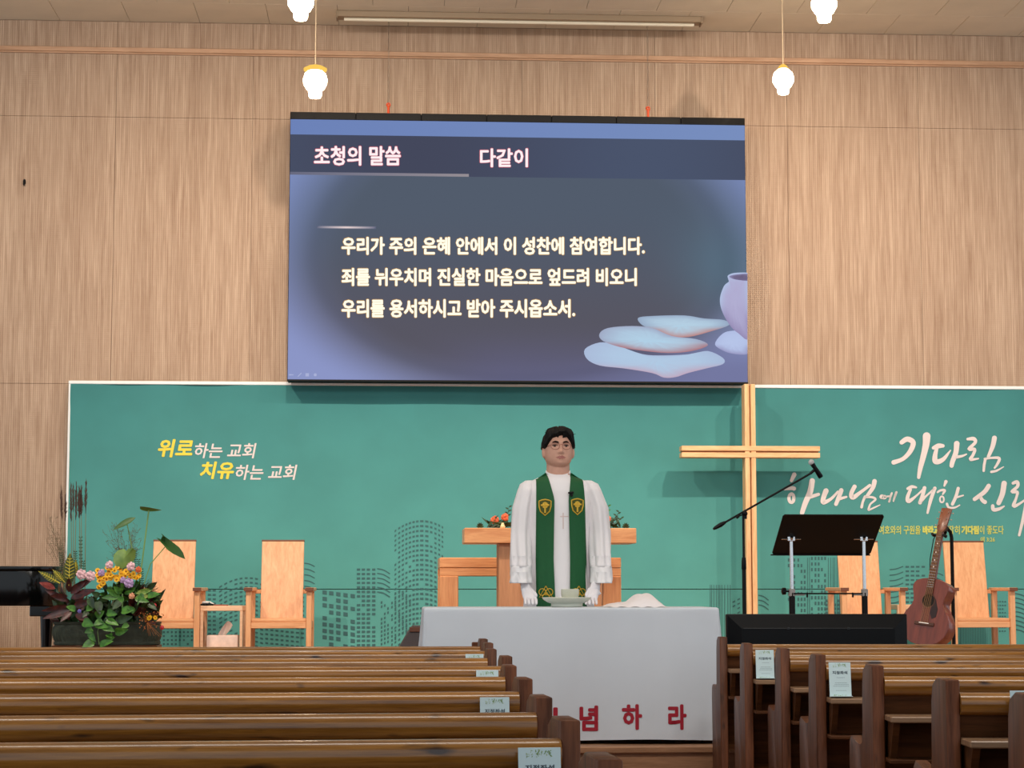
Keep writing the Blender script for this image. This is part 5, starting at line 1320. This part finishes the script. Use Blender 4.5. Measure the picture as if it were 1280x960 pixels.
# seat cards leaning on the shelves
def card(pew, side, dist, lab, tilt=0.0, grp='white seat cards on the pews'):
    """dist: metres from the aisle face of the end panel to the card's nearer edge"""
    W_, H_ = 0.076, 0.122
    r = thing('seat_card', lab, 'card', group=grp)
    Mx = Matrix.Rotation(radians(-9), 4, 'X')
    def add(fn, m, name):
        mb = MB(); fn(mb); bmesh.ops.transform(mb.bm, matrix=Mx, verts=mb.bm.verts); o_ = build(name, mb, m, r, smooth=False, world=False)
        if name not in ('board', 'foot'): o_['kind'] = 'stuff'
        return o_
    add(lambda mb: mb.box((0, 0, H_/2), (W_, 0.0022, H_), bev=0.0003), M_paper, 'board')
    add(lambda mb: mb.box((0, -0.014, 0.001), (W_, 0.03, 0.0016)), M_paper, 'foot')
    fn = lambda x, y: Vector((x/1000, -0.0016, y/1000))
    def txt(mb, s_, x0_, x1_, y0_, y1_, bold=0.0):
        text_into(mb, s_, lambda a, b: fn(a, -b), x0_, x1_, -y1_, -y0_, bold)
    add(lambda mb: txt(mb, '지정좌석', -26, 26, 80, 92, 0.03), M_ink, 'card_title')
    def lines(mb):
        for (yy, a, b) in ((50, -18, 20), (44, -20, 27), (38, -24, 27), (23, -16, 20), (68, -12, 14)):
            x = a
            while x < b: mb.face([mb.v(fn(x, yy)), mb.v(fn(x+3, yy)), mb.v(fn(x+3, yy+1.6)), mb.v(fn(x, yy+1.6))]); x += 4.2
    add(lines, M_inkpale, 'card_lines')
    rr = random.Random(2)
    def leaves(mb, ys, n, sz):
        for k in range(n):
            x = rr.uniform(-24, 22); y = rr.uniform(*ys); a = rr.uniform(0, pi); s_ = rr.uniform(sz*0.6, sz)
            pts = [(x+cos(a)*s_, y+sin(a)*s_), (x-sin(a)*s_*.4, y+cos(a)*s_*.4), (x-cos(a)*s_, y-sin(a)*s_), (x+sin(a)*s_*.4, y-cos(a)*s_*.4)]
            mb.face([mb.v(fn(*q)) for q in pts])
    add(lambda mb: (leaves(mb, (106, 117), 16, 3.2), leaves(mb, (2, 9), 12, 3.2)), M_leafprint, 'leaf_print')
    add(lambda mb: (leaves(mb, (104, 118), 22, 2.6), leaves(mb, (2, 10), 16, 2.6)), M_leafprint2, 'leaf_print')
    x = side*(dist+W_/2)
    loc = pew.matrix_basis @ Vector((x, -0.058, 0.7875 if side > 0 else 0.7675))
    r.location = loc; r.rotation_euler = (0, 0, pew.rotation_euler.z+tilt)
    return r
bpy.context.view_layer.update()
card(LP[1], -1, 0.036+0.006, 'white seat card with green leaf print at picture bottom on the lowest left pew')
card(LP[3], -1, 0.066, 'half-hidden white seat card on the third lowest left pew')
card(LP[5], -1, 0.052, 'white seat card on the left pew whose end post stands farthest into the aisle')
card(LP[7], -1, 0.045, 'small white seat card strip on the left pew second from the stage')
card(RP[1], 1, 0.043, 'white seat card on the second right pew, beside its end post')
card(RP[3], 1, 0.040, 'fully visible white seat card on the fourth right pew', )
card(RP[5], 1, 0.155, 'white seat card at the right picture edge, partly behind the nearest post')

# ================================================================== THE MAN IN WHITE
HY = 10.98
def H(px, py, dy=0.0): return P(px, py, HY+dy)
U = HY/F*1.0
man = thing('person', 'man in white robe with green stole, glasses and white gloves behind the table', 'person', (H(698, 700).x, HY, PLAT))
M_skin = mat('skin', srgb(206, 156, 134), 0.5, var=0.04, scale=40)
M_lip = mat('lips', srgb(168, 104, 94), 0.5)
M_hair = mat('black_hair', srgb(11, 9, 9), 0.6, bump=0.25, scale=70, spec=0.2)
hc = H(697.8, 562.3)                       # head centre
yaw_h, pit_h = radians(5), radians(-5)
Rhd = Matrix.Rotation(yaw_h, 3, 'Z') @ Matrix.Rotation(pit_h, 3, 'X')
tab = [(0.104, 0.0, 0.0, 0.0), (0.100, 0.030, 0.036, 0.04), (0.085, 0.055, 0.062, 0.075), (0.062, 0.068, 0.078, 0.098), (0.035, 0.0745, 0.086, 0.108), (0.008, 0.0765, 0.087, 0.106), (-0.02, 0.0765, 0.085, 0.095), (-0.045, 0.0745, 0.084, 0.08), (-0.066, 0.0685, 0.083, 0.068), (-0.083, 0.056, 0.078, 0.055), (-0.096, 0.038, 0.062, 0.04), (-0.104, 0.0, 0.0, 0.0)]
def tabv(z):
    for i in range(len(tab)-1):
        a, b = tab[i], tab[i+1]
        if b[0] <= z <= a[0]:
            t = (a[0]-z)/(a[0]-b[0]); t2 = t
            if i == 0: t2 = sqrt(t)
            if i == len(tab)-2: t2 = 1-sqrt(max(0, 1-t))
            return [a[k]+(b[k]-a[k])*t2 for k in (1, 2, 3)]
    return [0, 0, 0]
def headpt(a, z, grow=0.0):
    """a: angle, 0 = face front (-y)"""
    rx, rf, rb = tabv(z); cf = cos(a); ry = rf if cf > 0 else rb
    e = 0.88
    x = rx*math.copysign(abs(sin(a))**e, sin(a)); y = -ry*math.copysign(abs(cf)**e, cf)
    if cf > 0:
        g = lambda cx, cz, sx_, sz_, amp: amp*exp(-((x-cx)/sx_)**2-((z-cz)/sz_)**2)
        d = g(0, -0.024, 0.012, 0.012, 0.020)+g(0, -0.004, 0.008, 0.020, 0.011)+g(0.012, -0.029, 0.007, 0.007, 0.006)+g(-0.012, -0.029, 0.007, 0.007, 0.006)
        d += g(0.031, 0.010, 0.016, 0.010, -0.009)+g(-0.031, 0.010, 0.016, 0.010, -0.009)+g(0, 0.028, 0.045, 0.009, 0.004)
        d += g(0, -0.050, 0.021, 0.0045, 0.007)+g(0, -0.060, 0.018, 0.005, 0.007)+g(0, -0.0550, 0.022, 0.002, -0.003)
        d += g(0, -0.086, 0.020, 0.012, 0.005)+g(0.045, -0.025, 0.02, 0.02, 0.003)+g(-0.045, -0.025, 0.02, 0.02, 0.003)
        y -= d
    return x, y
def headmesh(mb, nu=96, nv=84):
    rows = []
    for j in range(nv+1):
        t = j/nv; z = 0.104*cos(pi*t)
        row = []
        for i in range(nu):
            a = 2*pi*i/nu; x, y = headpt(a, z); row.append(mb.v(hc+Rhd @ Vector((x, y, z))))
        rows.append(row)
    for j in range(nv):
        for i in range(nu): mb.face([rows[j][i], rows[j][(i+1) % nu], rows[j+1][(i+1) % nu], rows[j+1][i]])
# skeleton skin body
def skin_mesh(verts, edges, radii, sub=1, root=0):
    me = bpy.data.meshes.new('sk'); me.from_pydata([tuple(v) for v in verts], edges, []); ob = bpy.data.objects.new('sk', me); COL.objects.link(ob)
    md = ob.modifiers.new('s', 'SKIN'); 
    for i, r in enumerate(radii):
        me.skin_vertices[0].data[i].radius = (r, r) if not hasattr(r, '__len__') else r
        me.skin_vertices[0].data[i].use_root = (i == root)
    if sub: ob.modifiers.new('u', 'SUBSURF').levels = sub
    dg = bpy.context.evaluated_depsgraph_get(); dg.update(); m2 = bpy.data.meshes.new_from_object(ob.evaluated_get(dg))
    bpy.data.objects.remove(ob); bpy.data.meshes.remove(me); return m2
cxm = man.location.x
z = lambda h: PLAT+h
wr_l, wr_r = H(655, 733, -0.15), H(746, 733, -0.15)
kn_l, kn_r = H(663, 748, -0.215), H(738, 748, -0.215)
sh_l, sh_r = Vector((cxm-0.175, HY, H(660, 612).z-0.02)), Vector((cxm+0.175, HY, H(660, 612).z-0.02))
el_l, el_r = Vector((cxm-0.235, HY-0.01, z(0.98))), Vector((cxm+0.245, HY-0.01, z(0.98)))
neck0 = H(697.5, 598, 0.01); neck1 = hc+Vector((0, 0.015, -0.05))
V = [Vector((cxm, HY, z(0.86))), Vector((cxm, HY, z(1.05))), Vector((cxm, HY, z(1.25))), neck0, neck1,
     sh_l, el_l, wr_l, wr_l.lerp(kn_l, 0.7), sh_r, el_r, wr_r, wr_r.lerp(kn_r, 0.7),
     Vector((cxm-0.10, HY, z(0.78))), Vector((cxm-0.11, HY-0.01, z(0.44))), Vector((cxm-0.115, HY+0.02, z(0.07))), Vector((cxm-0.12, HY-0.13, z(0.035))),
     Vector((cxm+0.10, HY, z(0.78))), Vector((cxm+0.11, HY-0.01, z(0.44))), Vector((cxm+0.115, HY+0.02, z(0.07))), Vector((cxm+0.12, HY-0.13, z(0.035)))]
Ed = [(0, 1), (1, 2), (2, 3), (3, 4), (2, 5), (5, 6), (6, 7), (7, 8), (2, 9), (9, 10), (10, 11), (11, 12), (0, 13), (13, 14), (14, 15), (15, 16), (0, 17), (17, 18), (18, 19), (19, 20)]
Rd = [0.125, 0.115, 0.12, 0.060, 0.056, 0.055, 0.042, 0.020, 0.014, 0.055, 0.042, 0.020, 0.014, 0.085, 0.055, 0.036, 0.03, 0.085, 0.055, 0.036, 0.03]
sk = skin_mesh(V, Ed, Rd, 1)
mb = MB(); mb.bm.from_mesh(sk); bpy.data.meshes.remove(sk); headmesh(mb)
for s in (-1, 1):   # ears and neck
    c = hc+Rhd @ Vector((s*0.080, 0.006, -0.016)); mb.sphere(c, 0.03, 14, 10, sc=(0.36, 0.62, 1.05), rot=Rhd @ Matrix.Rotation(s*0.35, 3, 'Z'))
mb.tube([neck0+Vector((0, 0, -0.03)), neck0+Vector((0, 0.0, 0.02)), neck1+Vector((0, -0.004, -0.025)), neck1+Vector((0, 0, 0.02))], [0.075, 0.064, 0.064, 0.062], 24)
body = build('body', mb, [M_skin, M_lip], man)
md = body.modifiers.new('r', 'REMESH'); md.mode = 'VOXEL'; md.voxel_size = 0.0042
dg = bpy.context.evaluated_depsgraph_get(); dg.update(); m2 = bpy.data.meshes.new_from_object(body.evaluated_get(dg)); body.modifiers.clear(); old = body.data; body.data = m2; m2.name = 'body'
m2.materials.clear(); m2.materials.append(M_skin); m2.materials.append(M_lip); m2.shade_smooth()
Ri = Rhd.inverted(); hl = hc-man.location
for p in m2.polygons:
    q = Ri @ (p.center-hl); p.material_index = 1 if (q.y < -0.06 and abs(q.x) < 0.030*(1-abs(q.z+0.055)/0.013) and abs(q.z+0.055) < 0.009) else 0
# hair shell
mb = MB(); RN = random.Random(9); nu, nv = 120, 60; rows = []
def hairline(a):
    """lowest hair height by angle (a=0 face front)"""
    aa = abs((a+pi) % (2*pi)-pi)
    if aa < 0.55: return 0.066-0.010*(aa/0.55)**2+0.004*sin(a*5)
    if aa < 1.15: return 0.056-0.050*((aa-0.55)/0.6)
    if aa < 1.95: return 0.006-0.010*((aa-1.15)/0.8)
    return -0.004-0.062*min(1, (aa-1.95)/0.5)
for j in range(nv+1):
    t = j/nv; row = []
    for i in range(nu):
        a = 2*pi*i/nu-pi; hl_ = hairline(a)
        zz = 0.104-(0.104-hl_)*t; zz = min(zz, 0.1039)
        x, y = headpt(a, zz); sgn = a
        aa = abs(a); n_ = Vector((x, y, zz*0.9)).normalized()
        th_ = 0.017+0.010*exp(-((zz-0.075)/0.03)**2)*(1 if aa < 1.5 else 0.4)
        if aa > 1.2: th_ = 0.014
        if zz < 0.0: th_ = 0.010
        th_ += 0.0035*sin(17*a+3*sin(30*zz))+0.002*sin(37*a+60*zz)
        if t > 0.93: th_ *= (1-t)/0.07
        # parted on the wearer's left, swept up and across
        th_ += 0.008*exp(-((a-0.35)/0.35)**2)*exp(-((zz-0.08)/0.02)**2)
        row.append(mb.v(hc+Rhd @ (Vector((x, y, zz))+n_*max(th_, -0.002))))
    rows.append(row)
for j in range(nv):
    for i in range(nu): mb.face([rows[j][i], rows[j][(i+1) % nu], rows[j+1][(i+1) % nu], rows[j+1][i]])
mb.face(rows[0])
for k in range(60):      # loose strands swept over the fringe
    a = RN.uniform(-1.1, 1.1); zz = RN.uniform(0.062, 0.09); x, y = headpt(a, zz); n_ = Vector((x, y, zz)).normalized()
    p = Vector((x, y, zz))+n_*0.018; q = p+Vector((0.022*(1 if k % 3 else -1), 0.012, 0.006))+n_*0.002
    mb.tube([hc+Rhd @ v for v in (p-n_*0.012+Vector((0, 0, -0.012)), p, q)], [0.003, 0.0035, 0.0008], 4, cap=False)
cpt = [H(707, 540, -0.03), H(710.5, 535.5, -0.03), H(711.5, 536.5, -0.03), H(711, 540.5, -0.03)]
mb.tube(cpt, [0.006, 0.004, 0.004, 0.005], 6)
build('hair', mb, M_hair, man, sharp=180)
def onface(x, z_, off=0.001):
    # find angle with given x on front
    lo_, hi_ = -1.5, 1.5
    for _ in range(30):
        m_ = (lo_+hi_)/2
        if headpt(m_, z_)[0] < x: lo_ = m_
        else: hi_ = m_
    xx, yy = headpt(lo_, z_); return hc+Rhd @ Vector((xx, yy-off, z_))
for s in (-1, 1):
    mb = MB(); mb.tube([onface(s*(0.012+0.034*t), 0.0265+0.006*sin(pi*t*0.9), 0.002) for t in [k/7 for k in range(8)]], [0.003, 0.004, 0.0045, 0.0045, 0.0045, 0.004, 0.003, 0.0015], 6); build('eyebrow', mb, M_hair, man)
    mb = MB(); mb.sphere(onface(s*0.031, 0.0095, -0.0060), 0.0125, 14, 10, sc=(0.9, 0.9, 0.34), rot=Rhd); e_ = build('eye', mb, mat('eye_white', srgb(150, 120, 110), 0.4), man)
    mb = MB(); mb.sphere(onface(s*0.031, 0.0080, 0.0015), 0.0065, 10, 8, sc=(1.1, 0.7, 0.6), rot=Rhd); build('iris', mb, mat('iris', srgb(26, 16, 12), 0.2), e_)
    mb = MB(); mb.tube([onface(s*(0.017+0.029*t), 0.0125+0.0030*sin(pi*t), 0.0030) for t in [k/6 for k in range(7)]], [0.0008, 0.0018, 0.0024, 0.0026, 0.0022, 0.0018, 0.0008], 6); build('eyelid', mb, mat('lash', srgb(52, 30, 26), .6), man)
gl_ = MB()
for s in (-1, 1):
    cc = onface(s*0.031, 0.008, 0.014); pts = []
    for k in range(21):
        t = 2*pi*k/20; pts.append(cc+Rhd @ Vector((0.0235*cos(t), 0.003*cos(t)*s, 0.0185*math.copysign(abs(sin(t))**0.8, sin(t)))))
    gl_.tube(pts, 0.0010, 6); gl_.tube([cc+Rhd @ Vector((s*0.0235, 0, 0.006)), hc+Rhd @ Vector((s*0.082, 0.0, 0.008))], 0.0012, 5)
gl_.tube([onface(-0.008, 0.012, 0.012), onface(0, 0.015, 0.010), onface(0.008, 0.012, 0.012)], 0.0012, 5)
build('glasses', gl_, mat('bronze_frame', srgb(150, 84, 66), 0.3, 0.5), man)

# robe: torso with section function, sleeves, cuffs
RT = [(H(698, 594).z, 0.070, 0.066), (H(698, 598).z, 0.120, 0.085), (H(698, 603).z, 0.165, 0.10), (H(698, 614).z, 0.190, 0.118), (H(698, 632).z, 0.192, 0.130), (H(698, 660).z, 0.176, 0.132), (H(698, 700).z, 0.176, 0.138), (H(698, 757).z, 0.188, 0.146), (z(0.4), 0.24, 0.18), (z(0.03), 0.29, 0.21)]
def rsec(zz):
    if zz >= RT[0][0]: return RT[0][1], RT[0][2]
    for i in range(len(RT)-1):
        a, b = RT[i], RT[i+1]
        if b[0] <= zz <= a[0]:
            t = (a[0]-zz)/(a[0]-b[0]); return a[1]+(b[1]-a[1])*t, a[2]+(b[2]-a[2])*t
    return RT[-1][1], RT[-1][2]
def robe_pt(a, zz, off=0.0):
    w_, d_ = rsec(zz); fx = ss(H(698, 640).z, z(0.5), zz) if False else max(0, min(1, (RT[0][0]-zz)/0.7))
    fold = fx*(0.006*sin(9*a+1)+0.004*sin(17*a+0.5))
    e = 0.85; ca_, sa_ = cos(a), sin(a)
    return Vector((cxm+(w_+fold+off)*math.copysign(abs(sa_)**e, sa_), HY-(d_+fold+off)*math.copysign(abs(ca_)**e, ca_)+0.01, zz))
mb = MB(); nz = 70; na = 120
zlist = [RT[0][0]-(RT[0][0]-RT[-1][0])*(j/nz)**1.4 for j in range(nz+1)]
rows = [[mb.v(robe_pt(2*pi*i/na, zz)) for i in range(na)] for zz in zlist]
for j in range(nz):
    for i in range(na): mb.face([rows[j][i], rows[j][(i+1) % na], rows[j+1][(i+1) % na], rows[j+1][i]])
build('robe', mb, M_robe, man, sharp=180)
def sleeve(cs, name, m, seed, thick=0.006, fold=0.006):
    """cs: list of (centre, rx, ry)"""
    mb = MB(); na = 56; rows = []
    n = len(cs); fine = []
    for i in range(n-1):
        for k in range(6):
            t = k/6; t = t; c0, c1 = cs[i], cs[i+1]
            fine.append((c0[0].lerp(c1[0], t), c0[1]+(c1[1]-c0[1])*t, c0[2]+(c1[2]-c0[2])*t))
    fine.append(cs[-1]); m_ = len(fine)
    for j, (c, rx, ry) in enumerate(fine):
        k = j/(m_-1); row = []
        for i in range(na):
            a = 2*pi*i/na; f = 1+fold/rx*k*(sin(5*a+seed+k*2)+0.6*sin(9*a+2*seed-3*k)+0.4*sin(3*a+12*k))
            row.append(mb.v(c+Vector((rx*f*cos(a), ry*f*sin(a), 0.0))))
        rows.append(row)
    for back in (0.0, 0.06):   # turn the hem inwards
        c, rx, ry = fine[-1]; rows.append([mb.v(rows[m_-1][i].co+Vector(((c.x-rows[m_-1][i].co.x)*0.12, (c.y-rows[m_-1][i].co.y)*0.12, back))) for i in range(na)])
    for j in range(len(rows)-1):
        for i in range(na): mb.face([rows[j][i], rows[j][(i+1) % na], rows[j+1][(i+1) % na], rows[j+1][i]])
    mb.face(rows[0]); return build(name, mb, m, man, sharp=180)
def SL(s):
    X = (lambda l, r: l if s < 0 else r)
    q = [(H(X(663, 733), 601, 0.01), 0.030, 0.05), (H(X(660, 737), 605, 0.01), 0.045, 0.07), (H(X(658, 739.5), 613, 0), 0.050, 0.085), (H(X(653, 747), 635, -0.01), 0.056, 0.09), (H(X(650.5, 749.5), 665, -0.02), 0.056, 0.095), (H(X(650.5, 750), 690, -0.05), 0.056, 0.10), (H(X(651, 751), 709, -0.08), 0.056, 0.10)]
    sleeve(q, 'sleeve', M_robe, 1.0 if s < 0 else 2.3)
    cq = [(H(X(651, 751), 708, -0.08), 0.0585, 0.103), (H(X(651, 751.5), 718, -0.10), 0.059, 0.104), (H(X(651, 751.5), 729, -0.12), 0.0595, 0.105)]
    sleeve(cq, 'cuff', M_robe2, 1.0 if s < 0 else 2.3, fold=0.004)
SL(-1); SL(1)
# clerical collar / inner robe band
mb = MB()
zc0, zc1 = H(698, 601).z, H(698, 591).z
def coll(u, v):
    a = 2*pi*u; fr = max(0, cos(a)); r0 = 0.074-0.006*v
    zz = zc0+(zc1+0.014-zc0)*v-fr*0.028*v+(-0.012*fr)*(1-v)
    return Vector((neck0.x+r0*sin(a), neck0.y-(r0+0.002)*cos(a), zz))
rows = mb.grid(coll, 48, 6, closeu=True)
rows2 = mb.grid(lambda u, v: (lambda p: Vector((neck0.x+(p.x-neck0.x)*0.93, neck0.y+(p.y-neck0.y)*0.93, p.z)))(coll(u, v)), 48, 6, closeu=True)
for i in range(48): mb.face([rows[-1][i], rows[-1][(i+1) % 48], rows2[-1][(i+1) % 48], rows2[-1][i]])
build('collar', mb, M_robe2, man, sharp=180)
# stole
def robe_front(px, py, off):
    p0_ = H(px, py); zz = p0_.z; w_, d_ = rsec(zz); x = p0_.x-cxm
    u = min(0.97, abs(x)/w_); a = math.asin(u**(1/0.85))
    p = robe_pt(a if x > 0 else -a, zz, off); p.x = p0_.x; return p
stole = thing('stole_root', None, None) if False else None
def stole_strip(rows_px, s):
    mb = MB(); prev = None
    allr = []
    # behind the neck and over the shoulder first
    zn_ = H(698, 590).z
    k0_ = rows_px[0]; 
    n = 8
    zi, zo = H(698, 591.5).z, H(698, 600.5).z
    for (yy, dz, xin) in ((0.10, -0.014, 0.02), (0.09, -0.004, 0.045), (0.05, 0.002, 0.066), (0.0, 0.002, 0.070), (-0.045, 0.000, 0.070)):
        allr.append([Vector((neck0.x+s*(xin+0.058*i/n), HY+yy+0.01, zi+(zo-zi)*i/n+dz)) for i in range(n+1)])
    for (inn, outt, py_) in rows_px:
        row = []
        for i in range(n+1):
            t = i/n; pxx = inn+(outt-inn)*t
            row.append(robe_front(pxx, py_+5.5*t*max(0, 1-(py_-594)/22), 0.010))
        allr.append(row)
    V0 = [[mb.v(p) for p in row] for row in allr]
    V1 = [[mb.v(p+Vector((0, 0.004, -0.002))) for p in row] for row in allr]
    for VV, fl in ((V0, 1), (V1, -1)):
        for j in range(len(VV)-1):
            for i in range(n): mb.face([VV[j][i], VV[j][i+1], VV[j+1][i+1], VV[j+1][i]])
    for j in range(len(V0)-1):
        for i in (0, n): mb.face([V0[j][i], V0[j+1][i], V1[j+1][i], V1[j][i]])
    return build('stole', mb, M_green, man, sharp=60)
def interp(keys, ys):
    out_ = []
    for y in ys:
        for i in range(len(keys)-1):
            a, b = keys[i], keys[i+1]
            if a[2] <= y <= b[2]:
                t = (y-a[2])/(b[2]-a[2]); out_.append((a[0]+(b[0]-a[0])*t, a[1]+(b[1]-a[1])*t, y)); break
    return out_
ysl = [594+1.5*k for k in range(8)]+[607+5*k for k in range(38)]
sl_ = stole_strip(interp([(682, 669.2, 590), (690.8, 668.6, 625), (689.6, 668, 700), (692, 668.5, 760), (692, 668.5, 800)], ysl), -1)
sr_ = stole_strip(interp([(712.6, 727, 590), (708.4, 729, 625), (710.2, 731.5, 700), (709.5, 731.5, 760), (709.5, 731.5, 800)], ysl), 1)
def stroke_mb(pts_list, w_, off, m, name, parent, closed=False):
    mb = MB()
    for pts in pts_list: mb.tube([robe_front(x, y, off) for x, y in pts], w_, 5)
    return build(name, mb, m, parent)
def shield(cx, cy, parent):
    sh = [(-7.4, -7.6), (-3.5, -9), (0, -9.6), (3.5, -9), (7.4, -7.6), (7.2, -1), (5.6, 5), (0, 10), (-5.6, 5), (-7.2, -1)]
    mb = MB(); mb.face([mb.v(robe_front(cx+x*0.9, cy+y*0.9, 0.0125)) for x, y in sh]); e_ = build('shield_field', mb, M_golddark, parent)
    for q in ((sh+[sh[0]]),): stroke_mb([[(cx+x, cy+y) for x, y in q]], 0.0036, 0.013, M_gold, 'emblem', parent)
    stroke_mb([[(cx, cy-5.5), (cx, cy+7)], [(cx-5, cy-2.5), (cx+5, cy-2.5)]], 0.0052, 0.014, M_gold, 'emblem', parent)
    mb = MB(); mb.face([mb.v(robe_front(cx+3.8*cos(t*pi/4), cy-2.6+4.2*sin(t*pi/4), 0.0155)) for t in range(8)]); build('emblem', mb, M_gold, parent)
shield(679.2, 635.2, sl_); shield(719.3, 634.2, sr_)
def tri(cx, cy, parent):
    L_ = [[(cx, cy-9), (cx+8, cy+5), (cx-8, cy+5), (cx, cy-9)]]
    for (ox, oy) in ((-4.3, -1.5), (4.3, -1.5), (0, 4.5)): L_.append([(cx+ox+4.2*cos(t*pi/6), cy+oy+4.2*sin(t*pi/6)) for t in range(13)])
    L_ += [[(cx, cy-2.5), (cx, cy+3)], [(cx-2, cy-0.5), (cx+2, cy-0.5)]]
    stroke_mb(L_, 0.0026, 0.013, M_gold, 'emblem', parent)
tri(680, 741.5, sl_); tri(721, 741.5, sr_)
# faint embroidered cross and lapel microphone
stroke_mb([[(701.5, 642), (701.5, 662)], [(698, 646.5), (708, 646.5)]], 0.003, 0.0015, mat('faint_pink_thread', srgb(224, 204, 200), 0.8), 'embroidered_cross', man)
mb = MB(); c = robe_front(712, 617.5, 0.03); mb.tube([c+Vector((-0.02, 0, 0)), c+Vector((-0.008, 0, 0)), c+Vector((0.010, 0, 0.003))], [0.004, 0.007, 0.006], 8); mb.box(c+Vector((0.0, 0.008, -0.008)), (0.012, 0.018, 0.02), bev=0.002)
tag(build('lapel_microphone', mb, M_blackm), 'tiny black clip microphone on the green stole', 'microphone')
# gloved hands resting on the table
M_glove = mat('white_glove', srgb(236, 232, 236), 0.75, bump=0.08, scale=80)
def glove(s):
    W_ = wr_l if s < 0 else wr_r; K = kn_l.copy() if s < 0 else kn_r.copy()
    tz = TT+0.010
    verts = [W_+Vector((0, 0.01, 0.035)), W_, W_.lerp(K, 0.55), K]; edges = [(0, 1), (1, 2), (2, 3)]; rad = [0.030, 0.027, (0.034, 0.020), (0.030, 0.017)]
    d = (K-W_).normalized()
    inward = -s   # toward the middle
    for i, (ox, ln, r) in enumerate(((-0.027, 0.062, 0.0085), (-0.009, 0.070, 0.009), (0.010, 0.066, 0.0088), (0.027, 0.052, 0.008))):
        b0 = W_.lerp(K, 0.62)+Vector((ox*inward*-1, 0, 0)); b1 = K+Vector((ox*1.05*inward*-1, -0.008, -0.004))
        p2 = b1+Vector((0, -ln*0.45, -0.010)); p3 = Vector((p2.x, p2.y-ln*0.32, tz))
        p2.z = max(p2.z, tz+0.006); k = len(verts); verts += [b1, p2, p3]; edges += [(3, k), (k, k+1), (k+1, k+2)]; rad += [r*1.15, r, r*0.8]
    k = len(verts); t0_ = W_.lerp(K, 0.35)+Vector((inward*0.026, -0.004, 0)); t1_2 = t0_+Vector((inward*0.020, -0.028, -0.018)); t2_ = t1_2+Vector((inward*0.004, -0.024, -0.014)); t2_.z = max(t2_.z, tz)
    verts += [t0_, t1_2, t2_]; edges += [(1, k), (k, k+1), (k+1, k+2)]; rad += [0.013, 0.0105, 0.0085]
    me = skin_mesh(verts, edges, rad, 2, 1); mb = MB(); mb.bm.from_mesh(me); bpy.data.meshes.remove(me); return build('glove', mb, M_glove, man, sharp=180)
glove(-1); glove(1)
